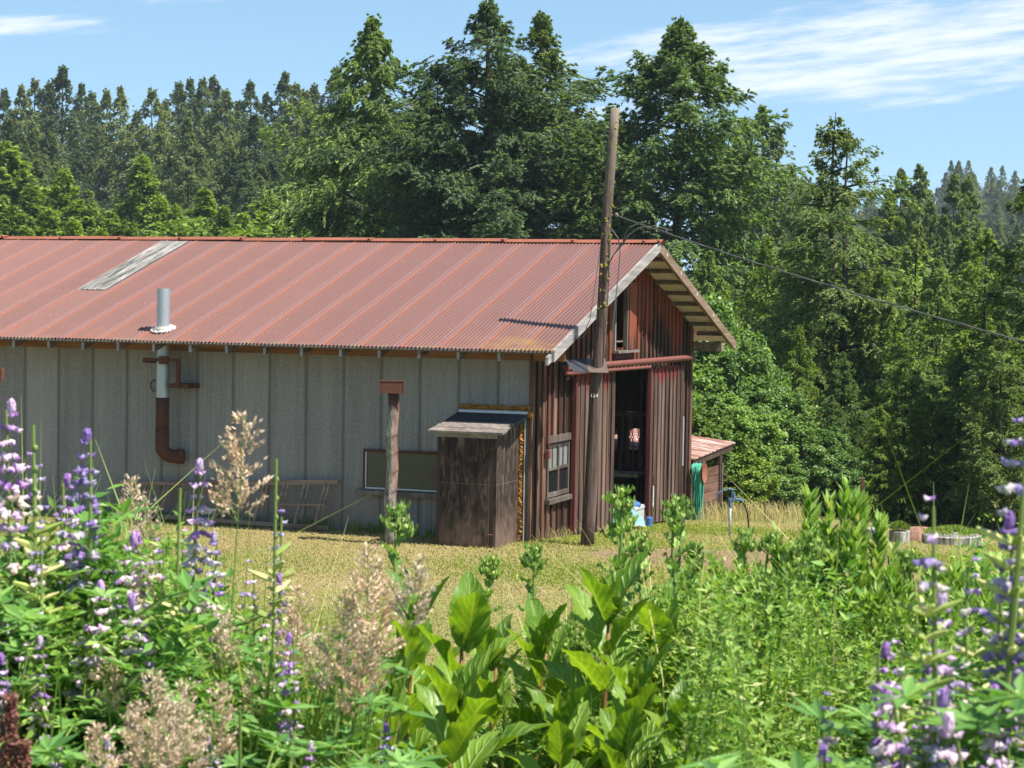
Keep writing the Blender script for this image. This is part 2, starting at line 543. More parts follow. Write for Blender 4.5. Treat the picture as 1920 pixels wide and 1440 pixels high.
def wall_metal():
    m, w = new_mat('grey ribbed siding')
    co = w.obj()
    x, y, z = w.sep(co)
    sp = w.noise(w.vmath('MULTIPLY', co, (1, 1, .6)), 42, 4, 0.8)
    big = w.noise(co, 0.9, 5, 0.6)
    st = w.noise(w.vmath('MULTIPLY', co, (7, 7, .35)), 1.0, 4, 0.6)
    sx = w.math('DIVIDE', w.math('ADD', x, 20.008), 0.61)
    sheet = w.n('ShaderNodeTexWhiteNoise', {'noise_dimensions': '1D'}, W=w.math('FLOOR', sx)).outputs[0]
    f = w.math('ADD', w.math('MULTIPLY', sp, 0.7), w.math('ADD', w.math('MULTIPLY', st, 0.3), w.math('MULTIPLY', sheet, 0.12)))
    col = w.ramp(f, [(0.32, (.115, .110, .103)), (0.52, (.228, .219, .206)), (0.74, (.34, .33, .312))])
    fr = w.math('FRACT', sx)
    edge = w.math('MINIMUM', fr, w.math('SUBTRACT', 1.0, fr))
    col = w.mix(w.math('MULTIPLY', w.math('SUBTRACT', 1.0, w.step(edge, 0.02, 0.07)), 0.55), col, (.085, .075, .062))
    dirt = w.math('MULTIPLY', w.math('SUBTRACT', 1.0, w.step(z, 0.15, 1.0)), w.step(big, 0.3, 0.7))
    col = w.mix(w.math('MULTIPLY', dirt, 0.7), col, (.20, .145, .10))
    top = w.math('MULTIPLY', w.step(z, 2.3, 2.9), w.step(big, 0.35, 0.7))
    col = w.mix(w.math('MULTIPLY', top, 0.55), col, (.21, .17, .105))
    # rust run below the stove pipe elbow
    run = w.math('MULTIPLY', w.math('SUBTRACT', 1.0, w.step(w.math('ABSOLUTE', w.math('ADD', x, 5.72)), 0.0, 0.22)),
                 w.math('SUBTRACT', 1.0, w.step(z, 0.5, 1.15)))
    col = w.mix(w.math('MULTIPLY', run, 0.6), col, (.20, .10, .06))
    return finish(m, w, col, 0.6, 0.0, sp, 0.2, 0.002)


def skylight_mat():
    m, w = new_mat('weathered fibreglass sheet')
    co = w.obj()
    n = w.noise(w.vmath('MULTIPLY', co, (12, 1.1, 1.1)), 1.0, 5, 0.7)
    col = w.ramp(n, [(0.38, (.045, .045, .040)), (0.50, (.150, .143, .128)), (0.66, (.30, .285, .26))])
    return finish(m, w, col, 0.7)


def plywood_mat():
    m, w = new_mat('weathered plywood')
    co = w.obj()
    x, y, z = w.sep(co)
    warp = w.noise(w.vmath('MULTIPLY', co, (3.2, 3.2, 1.0)), 1.0, 3, 0.55)
    g = w.math('SINE', w.math('ADD', w.math('MULTIPLY', warp, 60.0), w.math('MULTIPLY', x, 18.0)))
    g = w.math('MULTIPLY', w.math('ADD', g, 1.0), 0.5)
    st = w.noise(w.vmath('MULTIPLY', co, (20, 20, 1.2)), 1.0, 5, 0.7)
    f = w.math('ADD', w.math('MULTIPLY', g, 0.22), w.math('MULTIPLY', st, 0.85))
    col = w.ramp(f, [(0.36, (.015, .010, .008)), (0.58, (.045, .029, .021)), (0.84, (.15, .103, .078))])
    low = w.math('MULTIPLY', w.math('SUBTRACT', 1.0, w.step(z, 0.1, 0.8)), w.step(w.noise(co, 4, 4), 0.3, 0.6))
    col = w.mix(w.math('MULTIPLY', low, 0.6), col, (.21, .135, .092))
    drip = w.math('MULTIPLY', w.step(z, 1.45, 1.75), w.step(w.noise(w.vmath('MULTIPLY', co, (16, 16, 1.0)), 1.0, 3), 0.55, 0.65))
    col = w.mix(w.math('MULTIPLY', drip, 0.55), col, (.34, .31, .24))
    seam = w.math('LESS_THAN', w.math('ABSOLUTE', w.math('SUBTRACT', z, 1.02)), 0.004)
    col = w.mix(w.math('MULTIPLY', seam, 0.5), col, (.2, .16, .13))
    return finish(m, w, col, 0.85, 0, f, 0.4, 0.004)


def foam_mat():
    m, w = new_mat('orange expanding foam')
    co = w.obj()
    n = w.noise(co, 22, 5, 0.7)
    col = w.ramp(n, [(0.32, (.10, .042, .010)), (0.5, (.33, .140, .018)), (0.72, (.52, .26, .04))])
    return finish(m, w, col, 0.9, 0, n, 0.7, 0.02)


def lichen_post_mat():
    m, w = new_mat('lichen covered post')
    co = w.obj()
    x, y, z = w.sep(co)
    n = w.noise(w.vmath('MULTIPLY', co, (20, 20, 6)), 1.0, 5, 0.7)
    col = w.ramp(n, [(0.36, (.055, .048, .040)), (0.5, (.20, .185, .155)), (0.68, (.42, .40, .34))])
    yel = w.step(w.noise(w.vmath('MULTIPLY', co, (9, 9, 5)), 1.0, 4), 0.56, 0.7)
    col = w.mix(w.math('MULTIPLY', yel, 0.5), col, (.20, .155, .05))
    stripe = w.math('MULTIPLY', w.step(w.math('ADD', x, w.math('MULTIPLY', w.math('SUBTRACT', n, 0.5), 0.08)), 0.02, 0.05), w.step(w.math('ADD', z, n), 0.7, 1.7))
    col = w.mix(w.math('MULTIPLY', stripe, 0.6), col, (.20, .070, .046))
    topd = w.step(w.math('ADD', z, w.math('MULTIPLY', w.math('SUBTRACT', n, 0.5), 0.5)), 1.88, 2.0)
    col = w.mix(topd, col, (.075, .034, .024))
    return finish(m, w, col, 0.9, 0, n, 0.5, 0.008)


def pole_mat():
    m, w = new_mat('lichen specked utility pole')
    co = w.obj()
    x, y, z = w.sep(co)
    g = w.noise(w.vmath('MULTIPLY', co, (26, 26, .8)), 1.0, 5, 0.7)
    col = w.ramp(g, [(0.38, (.040, .025, .019)), (0.54, (.095, .062, .047)), (0.74, (.18, .14, .115))])
    gr = w.math('MULTIPLY', w.step(z, 4.2, 6.2), 0.5)
    col = w.mix(gr, col, (.24, .20, .16))
    n = w.noise(w.vmath('MULTIPLY', co, (24, 24, 12)), 1.0, 3, 0.6)
    k = w.math('ADD', n, w.math('MULTIPLY', w.step(z, 3.0, 4.4), 0.05))
    k = w.math('ADD', k, w.math('MULTIPLY', w.step(z, 5.5, 5.9), 0.03))
    y1 = w.math('MULTIPLY', w.step(k, 0.64, 0.70), w.step(z, 2.6, 3.1))
    col = w.mix(w.math('MULTIPLY', y1, 0.7), col, (.24, .205, .05))
    return finish(m, w, col, 0.9, 0, g, 0.5, 0.008)


def ground_mat():
    m, w = new_mat('lawn soil and dry grass')
    co = w.obj()
    x, y, z = w.sep(co)
    big = w.noise(w.vmath('MULTIPLY', co, (.45, .3, .3)), 1.0, 4, 0.6)
    midn = w.noise(w.vmath('MULTIPLY', co, (2.2, 1.2, 1)), 1.0, 5, 0.6)
    fine = w.noise(w.vmath('MULTIPLY', co, (26, 14, 10)), 1.0, 5, 0.75)
    dry = w.ramp(fine, [(0.3, (.14, .105, .046)), (0.55, (.255, .200, .098)), (0.75, (.37, .305, .165))])
    grn = w.ramp(fine, [(0.3, (.075, .090, .020)), (0.55, (.155, .175, .045)), (0.75, (.25, .26, .08))])
    gm = w.math('ADD', w.math('MULTIPLY', big, 0.7), w.math('MULTIPLY', midn, 0.5))
    gm = w.math('ADD', gm, w.math('SUBTRACT', w.math('MULTIPLY', w.math('SUBTRACT', 1.0, w.step(y, 22.5, 25.5)), 0.10), 0.075))
    gm = w.math('ADD', gm, w.math('MULTIPLY', w.step(w.math('ADD', y, w.math('MULTIPLY', x, 0.5)), 31.5, 33.5), 0.10))
    col = w.mix(w.step(gm, 0.46, 0.74), dry, grn)
    # bare trodden earth in front of the doors
    dx = w.math('SUBTRACT', x, 3.6)
    dy = w.math('SUBTRACT', y, 27.7)
    r = w.math('SQRT', w.math('ADD', w.math('MULTIPLY', dx, w.math('MULTIPLY', dx, 0.16)), w.math('MULTIPLY', dy, w.math('MULTIPLY', dy, 0.9))))
    r = w.math('ADD', r, w.math('MULTIPLY', w.math('SUBTRACT', midn, 0.5), 1.6))
    earth = w.ramp(fine, [(0.35, (.12, .070, .046)), (0.65, (.24, .155, .108))])
    col = w.mix(w.math('MULTIPLY', w.math('SUBTRACT', 1.0, w.step(r, 0.7, 1.3)), 0.8), col, earth)
    # woodland floor beyond the lawn
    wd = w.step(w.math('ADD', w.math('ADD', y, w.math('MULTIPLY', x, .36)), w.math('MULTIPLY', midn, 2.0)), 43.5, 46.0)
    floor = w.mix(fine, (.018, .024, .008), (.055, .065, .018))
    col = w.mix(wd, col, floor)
    bankm = w.math('SUBTRACT', 1.0, w.step(y, 9.0, 13.0))
    col = w.mix(w.math('MULTIPLY', bankm, .8), col, w.mix(fine, (.03, .045, .010), (.10, .12, .03)))
    return finish(m, w, col, 0.95, 0, fine, 0.35, 0.02, 0.1)


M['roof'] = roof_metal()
M['siding'] = wall_metal()
M['skylight'] = skylight_mat()
M['plywood'] = plywood_mat()
M['foam'] = foam_mat()
M['post'] = lichen_post_mat()
M['pole'] = pole_mat()
M['ground'] = ground_mat()
M['soffit'] = plain('bare galvanised underside', (.50, .455, .41), 0.6, 0.2, var=0.3, scale=6)
M['ridge'] = plain('rusty ridge flashing', (.23, .075, .040), 0.6, var=0.4, scale=3)


def glass_mat():
    m, w = new_mat('dull window glass')
    n = w.noise(w.obj(), 3, 4)
    return finish(m, w, w.mix(n, (.045, .046, .036), (.080, .080, .064)), 0.22, 0, None, spec=0.5)


M['glass'] = glass_mat()
M['dark_glass'] = plain('dark window glass', (.012, .014, .016), 0.12, spec=0.6)
M['pale_glass'] = plain('dusty pale window glass', (.20, .21, .20), 0.3, var=0.35)


def log_mat():
    m, w = new_mat('bleached log bark')
    n = w.noise(w.vmath('MULTIPLY', w.obj(), (18, 18, 2.5)), 1.0, 5, 0.7)
    return finish(m, w, w.ramp(n, [(0.36, (.08, .07, .06)), (0.52, (.32, .29, .26)), (0.7, (.58, .55, .50))]), 0.9, 0, n, 0.6, .02)


M['log'] = log_mat()

# ------------------------------------------------------------------ ground
def axis(vals):
    out = []
    for a, b, s in vals:
        out += list(np.arange(a, b, s))
    return np.array(out + [vals[-1][1]])


xs = axis([(-1500, -300, 150), (-300, -60, 20), (-60, -14, 3), (-14, 14, 0.35), (14, 60, 3), (60, 300, 20), (300, 1500, 150)])
ys = axis([(-60, -4, 6), (-4, 46, 0.35), (46, 130, 4), (130, 640, 30), (640, 3000, 300)])
XX, YY = np.meshgrid(xs, ys)
ZZ = gz(XX, YY)
gr = Geo()
nx, ny = len(xs), len(ys)
ii = np.arange((ny - 1) * (nx - 1))
r_, c_ = ii // (nx - 1), ii % (nx - 1)
q0 = r_ * nx + c_
gr.add(np.stack([XX, YY, ZZ], -1).reshape(-1, 3), np.stack([q0, q0 + 1, q0 + nx + 1, q0 + nx], 1))
tag(gr.build('ground', M['ground'], smooth=True), kind='structure')


# ------------------------------------------------------------------ the barn
def corr(geo, l0, l1, rows, pitch=0.061, amp=0.008, per=8, rib=None, axis_n=(0, 0, 1), jitter=0.0, seed=0):
    """ribbed sheet: l runs across the ribs, rows = list of (g, z) along them, axis_n = outward direction (g, z part)"""
    n = int((l1 - l0) / pitch * per)
    l = np.linspace(l0, l1, n + 1)
    h = amp * np.cos(2 * np.pi * l / pitch)
    if rib:
        fr = np.mod(l + 20.008, 0.61)
        e = np.minimum(fr, 0.61 - fr)
        h = h + rib * np.clip(1 - e / 0.02, 0, 1) ** 0.6
    rng = np.random.default_rng(seed)
    V = []
    for g, z in rows:
        k = h + (rng.normal(0, jitter) if jitter else 0)
        wob = jitter * np.interp(l, np.linspace(l0, l1, 24), rng.normal(0, 1, 24))
        V.append(np.stack([l, np.full_like(l, g) + axis_n[1] * (k + wob), np.full_like(l, z) + axis_n[2] * (k + wob)], 1))
    m = n + 1
    i = np.arange((len(rows) - 1) * n)
    r, c = i // n, i % n
    q = r * m + c
    return geo.add(np.concatenate(V), np.stack([q, q + 1, q + m + 1, q + m], 1))


def roof_z(g):
    return BZE + SLOPE * (min(g, BW - g) + BE)


def bgz(l, g):
    p = bl(l, g)
    return float(gz(p.x, p.y))


barn = empty('barn', (BO[0], BO[1], 0), -BA)
tag(barn, 'long weathered barn with red corrugated metal roof, grey ribbed side and dark board gable', 'barn')
LEFT = -15.0

# side wall
sw = Geo()
corr(sw, LEFT, -0.012, [(0, -0.1), (0, 0.9), (0, 1.9), (0, 2.86)], 0.0762, -0.0035, 8, -0.020, (0, 1, 0), 0.003, 3)
side = sw.build('side_wall', M['siding'], barn)
Geo().box(LEFT, -0.02, 0.05, 0.10, -0.1, 2.9).build('inner_lining', M['dark_wood'], barn)
# roof
rows = [(-BE + (BAP + BE) * t, BZE + (BZR - BZE) * t) for t in (0, .12, .3, .5, .7, .88, 1)]
rows2 = [(BW - g, z) for g, z in rows]
nrm = (0, -SLOPE / math.hypot(1, SLOPE), 1 / math.hypot(1, SLOPE))
rf = Geo()
corr(rf, LEFT - .5, BO_, rows, 0.061, 0.0115, 8, 0.008, nrm, 0.003, 5)
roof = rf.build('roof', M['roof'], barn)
rf2 = Geo()
corr(rf2, LEFT - .5, BO_, rows2, 0.061, 0.0075, 8, 0.006, (0, -nrm[1], nrm[2]), 0.003, 6)
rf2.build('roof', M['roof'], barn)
us = Geo()
for rw in (rows, rows2):
    corr(us, LEFT - .5, BO_ - 0.01, [(g, z - 0.022) for g, z in rw[:1] + rw[-1:]], 0.061, 0.0075, 6, None, nrm)
us.build('roof_underside', M['soffit'], barn)
sk = Geo()
corr(sk, -8.47, -7.93, [(g, BZE + SLOPE * (g + BE) + 0.018) for g in (1.58, 2.5, 3.5, 4.36)], 0.061, 0.008, 8, None, nrm, 0.003, 8)
sk.build('skylight_sheet', M['skylight'], roof)
# ridge flashing in lapped lengths
rng = np.random.default_rng(4)
rc = Geo()
l = LEFT - .5
while l < BO_ + 0.02:
    l2 = min(l + 2.44 * 0.5, BO_ + 0.03)
    dz = rng.uniform(0.012, 0.03)
    for sgn in (-1, 1):
        w_ = 0.15
        a = (l, BAP, BZR + dz + 0.012)
        b = (l2 + 0.04, BAP, BZR + dz + 0.018)
        c = (l2 + 0.04, BAP + sgn * w_, BZR + dz + 0.012 - w_ * SLOPE)
        d = (l, BAP + sgn * w_, BZR + dz + 0.006 - w_ * SLOPE)
        rc.add([a, b, c, d, *[(p[0], p[1], p[2] - 0.004) for p in (a, b, c, d)]],
               [(0, 1, 2, 3), (7, 6, 5, 4), (0, 4, 5, 1), (2, 6, 7, 3), (1, 5, 6, 2), (3, 7, 4, 0)])
    rc.blob((l2, BAP - 0.13, BZR + dz - 0.01), (0.03, 0.02, 0.02), int(l * 10) % 97)
    l = l2
rc.build('ridge_cap', M['ridge'], roof)

# rafters, frieze, plates
for k in range(25):
    l = -0.22 - 0.61 * k
    if l < LEFT:
        break
    t = Geo()
    dz = random.Random(k).uniform(-0.01, 0.01)
    g0, g1 = -BE + 0.035 + random.Random(k + 50).uniform(-.015, .02), 0.3
    za, zb = BZE + SLOPE * (g0 + BE) - 0.032, BZE + SLOPE * (g1 + BE) - 0.032
    w_, h_ = 0.044, 0.150
    t.hexa([(l - w_ / 2, g0, za - h_ + dz), (l + w_ / 2, g0, za - h_), (l + w_ / 2, g1, zb - h_ - 0.01), (l - w_ / 2, g1, zb - h_ - 0.01),
            (l - w_ / 2, g0, za), (l + w_ / 2, g0, za), (l + w_ / 2, g1, zb), (l - w_ / 2, g1, zb)])
    rt_ = t.build('rafter_tail', M['tail_wood'], barn)
    if k < 17:
        Geo().box(l - w_ / 2, l + w_ / 2, g0 - 0.004, g0 - 0.001, za - h_ + .008, za - .004).build('cut_end', M['grey_wood'], rt_)
Geo().box(LEFT, 0.53, -0.045, -0.022, 2.735, 2.935).build('frieze_board', M['frieze'], barn)
Geo().box(LEFT, 0.0, -0.02, 0.1, 2.90, 3.10).build('wall_plate', M['dark_wood'], barn)
for g in (BW, ):
    Geo().box(0.03, 0.555, g - 0.075, g + 0.075, 2.70, 2.87).build('plate_beam', M['tail_wood'], barn)
# eave strip under the sheet edge
Geo().box(LEFT - .4, BO_ - 0.03, -BE + 0.012, -BE + 0.034, BZE - 0.046, BZE - 0.018).build('eave_strip', M['tail_wood'], barn)

# gable wall of boards and battens
openings = [(0.74, 1.79, 0.69, 1.50), (2.55, 7.35, -2.0, 2.47), (4.00, 4.62, 2.84, 3.78)]


def spans(g0, g1, zlo, z_top):
    segs = [(zlo, z_top)]
    for a, b, c, d in openings:
        if g1 > a + 0.01 and g0 < b - 0.01:
            new = []
            for s, e in segs:
                if c > s:
                    new.append((s, min(e, c)))
                if d < e:
                    new.append((max(s, d), e))
            segs = [(s, e) for s, e in new if e - s > 0.03]
    return segs


edges = [0.0, .25, .5, .74, .98, 1.25, 1.52, 1.79, 2.05, 2.3, 2.55]
edges += list(np.arange(2.8, 4.0, .24)[:5]) + [4.0, 4.2, 4.41, 4.62]
edges += list(np.linspace(4.62, 7.35, 12)[1:]) + list(np.linspace(7.35, BW, 8)[1:])
edges = sorted(set(round(e, 3) for e in edges))
gw, gb = Geo(), Geo()
rng = np.random.default_rng(11)
for a, b in zip(edges[:-1], edges[1:]):
    zt0, zt1 = roof_z(a) - 0.03, roof_z(b) - 0.03
    for s, e in spans(a, b, bgz(0, a) - 0.05 + rng.uniform(0, .05), 9):
        d0 = rng.uniform(0, 0.006)
        sub = [(a, b)] if not (a < BAP < b) else [(a, BAP), (BAP, b)]
        for p, q in sub:
            tp, tq = min(e, roof_z(p) - .03), min(e, roof_z(q) - .03)
            gw.hexa([(-0.02, p + .003, s), (d0, p + .003, s), (d0, q - .003, s), (-0.02, q - .003, s),
                     (-0.02, p + .003, tp), (d0, p + .003, tp), (d0, q - .003, tq), (-0.02, q - .003, tq)])
    for s, e in spans(a - 0.02, a + 0.02, bgz(0, a) - 0.03, roof_z(max(a, .03)) - 0.05):
        if e - s < 0.1:
            continue
        w_ = rng.uniform(0.035, 0.05)
        k = rng.uniform(-.006, .006)
        gb.hexa([(0.007, a - w_ / 2, s), (0.036, a - w_ / 2, s), (0.036, a + w_ / 2, s), (0.007, a + w_ / 2, s),
                 (0.007, a - w_ / 2 + k, e), (0.036, a - w_ / 2 + k, e), (0.036, a + w_ / 2 + k, e), (0.007, a + w_ / 2 + k, e)])
gable = gw.build('gable_wall', M['barn_wood'], barn)
gb.build('battens', M['batten'], gable)
Geo().box(0.0, 0.05, -0.055, -0.004, -0.05, 2.86).build('corner_board', M['barn_wood'], barn)

# rake boards
def rake(geo, l0, l1, ga, gbb, h, drop=0.0):
    def z(g):
        return BZE + SLOPE * (g + BE) if g <= BAP else BZE + SLOPE * (BW - g + BE)
    za, zb = z(ga) - drop, z(gbb) - drop
    return geo.hexa([(l0, ga, za - h), (l1, ga, za - h), (l1, gbb, zb - h), (l0, gbb, zb - h),
                     (l0, ga, za), (l1, ga, za), (l1, gbb, zb), (l0, gbb, zb)])


def shift_y(g, geo_fn, name, mat_, parent=barn, label=None):
    o = geo_fn.build(name, mat_, parent)
    if label:
        o['label'] = label
    return o


rk = rake(Geo(), BO_ - 0.012, BO_ + 0.022, -BE + 0.02, BAP - .001, 0.165, -0.004)
shift_y(0, rk, 'rake_board', M['grey_wood'], label='silver grey rake board on the near roof edge')
rk = rake(Geo(), BO_ - 0.012, BO_ + 0.022, BAP + .001, BW + BE - 0.02 + .12, 0.165, -0.004)
shift_y(0, rk, 'rake_board', M['brown_rake'], label='brown rake board on the far roof edge')
rk = rake(Geo(), BO_ - 0.06, BO_ - 0.02, -BE - 0.13, -0.1, 0.115, 0.045)
shift_y(0, rk, 'fly_rafter', M['grey_wood'])
rk = rake(Geo(), BO_ - 0.055, BO_ - 0.018, BAP + .01, BW + BE - 0.03, 0.11, 0.03)
shift_y(0, rk, 'fly_rafter', M['tail_wood'])
for k in range(9):
    for sgn in (-1, 1):
        g = BAP + sgn * (0.12 + 0.585 * k)
        if not -BE + 0.05 < g < BW + BE - 0.05:
            continue
        zt = BZE + SLOPE * (min(g, BW - g) + BE) - 0.034
        Geo().box(0.01, BO_ - 0.06, g - 0.045, g + 0.045, zt - 0.05, zt).build('lookout', M['tail_wood'], barn)
# nail plates on the far rake board
for g in (5.0, 5.9, 7.0, 8.2):
    np_ = Geo()
    zt = BZE + SLOPE * (BW - g + BE) - 0.06
    np_.box(BO_ + 0.024, BO_ + 0.027, g - 0.02, g + 0.02, zt - 0.035, zt + 0.025)
    np_.build('nail_plate', M['putty'], barn)

# inside: far wall with two window openings, end wall, bench
fw = Geo()
wins = [(-1.80, -1.42, 0.80, 1.22), (-1.20, -0.93, 0.82, 1.22)]
cuts = sorted({LEFT, 0.0, *[w_[0] for w_ in wins], *[w_[1] for w_ in wins]})
for a, b in zip(cuts[:-1], cuts[1:]):
    op = [w_ for w_ in wins if w_[0] <= a + 1e-6 and w_[1] >= b - 1e-6]
    if op:
        fw.box(a, b, BW - 0.06, BW, -0.9, op[0][2])
        fw.box(a, b, BW - 0.06, BW, op[0][3], 3.0)
    else:
        fw.box(a, b, BW - 0.06, BW, -0.9, 3.0)
fw.box(LEFT, LEFT + 0.05, 0.1, BW - 0.06, -0.9, 4.2)
fw.build('far_wall', M['dark_wood'], barn)
st = Geo()
for k in range(6):
    st.box(-0.35 - 0.61 * k, -0.30 - 0.61 * k, BW - 0.16, BW - 0.06, -0.8, 2.95)
st.build('wall_studs', M['tail_wood'], barn)
ww = Geo()
for a, b, c, d in wins:
    ww.box(a, b, BW - 0.035, BW - 0.030, c, d)
tb = empty('workbench', bl(-1.2, 7.6, bgz(-1.2, 7.6)), -BA)
tag(tb, 'low grey bench in the dark inside the open barn door', 'bench')
zb0 = bgz(-1.2, 7.6)
Geo().box(-0.9, 0.72, -0.3, 0.3, 0.80, 0.86).build('bench_top', M['galv'], tb)
for sx in (-.85, .66):
    for sy in (-.25, .22):
        Geo().box(sx, sx + .06, sy, sy + .06, 0, 0.80).build('leg', M['dark_wood'], tb)

# door rail (two pipes and a hanger strip) and sliding doors
dr = Geo()
dr.tube([(0.17, 1.08, 2.60), (0.17, 8.51, 2.60)], 0.050, 12)
dr.tube([(0.185, 1.06, 2.52), (0.185, 5.6, 2.50)], 0.026, 10)
for g in np.arange(1.4, 8.5, 1.15):
    dr.box(0.01, 0.16, g - .02, g + .02, 2.585, 2.615)
rail = dr.build('door_rail', M['red_pipe'], barn)


def door(g0, g1, label, red_edges):
    zb, zt = min(bgz(0.1, g0), bgz(0.1, g1)) + 0.02, 2.47
    zl = lambda g: bgz(0.1, g) + 0.05
    d = Geo()
    rng = np.random.default_rng(int(g0 * 100))
    e = np.linspace(g0, g1, 10)
    for a, b in zip(e[:-1], e[1:]):
        k = rng.uniform(0, .008)
        d.hexa([(0.06, a + .002, zl(a)), (0.085 + k, a + .002, zl(a)), (0.085 + k, b - .002, zl(b)), (0.06, b - .002, zl(b)),
                (0.06, a + .002, zt), (0.085 + k, a + .002, zt), (0.085 + k, b - .002, zt), (0.06, b - .002, zt)])
    o = d.build('sliding_door', M['door_wood'], barn)
    o['label'] = label
    bt = Geo()
    for a in e[1:-1]:
        bt.box(0.094, 0.112, a - .02, a + .02, zl(a) + .02, zt - .01)
    bt.build('door_battens', M['door_wood'], o)
    for g in red_edges:
        Geo().box(0.055, 0.125, g - .035, g + .035, zl(g) + .02, zt).build('door_edge', M['red_trim'], o)
    for g in (g0 + .3, g1 - .3):
        h = Geo()
        h.box(0.095, 0.12, g - .03, g + .03, zt - .02, 2.56)
        h.build('door_hanger', M['dark_rust'], o)
    return o


d1 = door(1.83, 3.92, 'left sliding door behind the utility pole', [1.80])
d2 = door(5.93, 8.20, 'right sliding door with red edge', [5.93])
Geo().tube([(0.13, 3.82, 0.45), (0.165, 3.82, 0.47), (0.165, 3.82, 0.60), (0.13, 3.82, 0.62)], 0.012, 6).build('handle', M['dark_rust'], d1)
Geo().tube([(0.13, 6.05, 0.45), (0.165, 6.05, 0.47), (0.165, 6.05, 0.60), (0.13, 6.05, 0.62)], 0.012, 6).build('handle', M['dark_rust'], d2)
chn = Geo()
for k in range(12):
    z = 0.42 - 0.03 * k
    chn.blob((0.135, 6.12 + 0.012 * (k % 2), z), (0.008, 0.012, 0.02), k)
chn.build('door_chain', M['white_paint'], d2)
Geo().box(0.04, 0.052, 8.32, 8.42, 0.62, 1.52).build('pale_strip', M['galv'], barn)

# window beside the left sliding door
window = Geo().box(0.0, 0.055, 0.70, 1.82, 1.50, 1.60).build('window', M['window_wood'], barn)
Geo().box(0.0, 0.09, 0.68, 1.84, 0.60, 0.67).build('sill', M['window_wood'], window)
sf = Geo()
for g in (0.74, 1.235, 1.73):
    sf.box(-0.01, 0.03, g, g + 0.06, 0.69, 1.50)
for g0, g1 in ((0.80, 1.235), (1.295, 1.73)):
    sf.box(-0.01, 0.028, g0, g1, 0.69, 0.755)
    sf.box(-0.01, 0.028, g0, g1, 1.44, 1.50)
    sf.box(-0.01, 0.026, g0, g1, 1.085, 1.13)
    sf.box(-0.008, 0.02, (g0 + g1) / 2 - .012, (g0 + g1) / 2 + .012, 1.13, 1.44)
sf.build('window_sash', M['window_wood'], window)
for g0, g1 in ((0.80, 1.235), (1.295, 1.73)):
    Geo().box(-0.002, 0.003, g0, g1, 0.755, 1.085).build('lower_pane', M['dark_glass'], window)
    Geo().box(-0.002, 0.003, g0, g1, 1.13, 1.44).build('upper_pane', M['pale_glass'], window)
cd = Geo()
cd.tube([(0.06, 0.66, 2.50), (0.06, 0.66, 1.50), (0.06, 0.70, 1.42)], 0.020, 8)
cd.box(0.03, 0.09, 0.62, 0.72, 1.28, 1.40)
cd.build('conduit', M['red_pipe'], barn)
# loft opening with its shutter board and sill
loft = Geo().box(0.0, 0.13, 3.94, 5.15, 2.76, 2.80).build('loft_opening', M['grey_brown'], barn)
Geo().box(0.0, 0.06, 3.94, 4.00, 2.80, 3.9).build('jamb', M['grey_brown'], loft)
Geo().box(0.0, 0.06, 4.62, 4.68, 2.80, 3.9).build('jamb', M['grey_brown'], loft)
Geo().box(0.041, 0.075, 4.70, 5.12, 2.81, 3.92).build('shutter', M['batten'], loft)
Geo().box(0.0, 0.05, 4.0, 5.1, 2.66, 2.755).build('loft_apron', M['red_trim'], loft)
Geo().box(-3.0, -0.03, 5.25, 5.29, 2.5, 4.28).build('loft_dark_panel', M['dark_wood'], barn)  # added panel that keeps the loft opening dark
Geo().box(-0.02, -0.01, 4.0, 4.62, 2.93, 2.96).build('loft_rail', M['grey_brown'], loft)

# ribbon window in the side wall
bw = Geo()
bw.box(-2.58, -0.9, -0.05, -0.018, 1.325, 1.365)
bw.box(-2.58, -2.545, -0.05, -0.018, 0.78, 1.325)
bwin = bw.build('window', M['rust'], barn)
Geo().box(-2.545, -0.9, -0.030, -0.024, 0.80, 1.325).build('pane', M['glass'], bwin)
Geo().box(-2.545, -0.9, -0.045, -0.018, 0.780, 0.800).build('pane_bead', M['white_paint'], bwin)
Geo().box(-2.545, -2.530, -0.045, -0.031, 0.80, 1.325).build('pane_bead', M['white_paint'], bwin)
Geo().box(-2.68, -0.9, -0.12, -0.018, 0.695, 0.760).build('sill', M['grey_brown'], bwin)

# stove pipe
sp = Geo()
px0, py0 = -5.80, -0.30
sp.tube([(px0, py0, 2.02), (px0, py0, 3.68)], 0.098, 20, cap=False)
sp.tube([(px0, py0, 3.68), (px0, py0, 2.02)], 0.092, 20, cap=False)
pipe = sp.build('stove_pipe', M['galv'], barn, True)
Geo().tube([(px0, py0, 2.03), (px0, py0, 1.55)], 0.101, 18).build('lower_pipe', M['dark_rust'], pipe, True)
eb = Geo()
pts = [(px0, py0, 1.56), (px0, py0, 1.30)] + [(px0 + 0.16 * (1 - math.cos(a)) * .9, py0 + 0.14 * (1 - math.cos(a)), 1.28 - 0.15 * math.sin(a)) for a in np.linspace(0.2, math.pi / 2, 7)] + [(px0 + .26, py0 + .22, 1.13)]
eb.tube(pts, 0.105, 18, cap=True)
eb.tube([(px0 + .17, py0 + .15, 1.13), (px0 + .24, py0 + .21, 1.13)], 0.118, 18)
eb.build('elbow', M['rust'], pipe, True)
fl = Geo()
zc = roof_z(py0)
for k, r in enumerate((0.17, 0.125)):
    fl.tube([(px0, py0, zc - 0.03 + k * 0.03), (px0, py0, zc + 0.025 + k * 0.03)], r, 18)
for k in range(14):
    a = 2 * math.pi * k / 14
    fl.blob((px0 + .15 * math.cos(a), py0 + .15 * math.sin(a), zc + .02 + SLOPE * .15 * math.sin(a)), (.05, .04, .025), k)
fl.build('flashing', M['putty'], pipe)
bk = Geo()
bk.box(px0 - .26, px0 + .34, py0 - .14, py0 - .11, 2.58, 2.63)
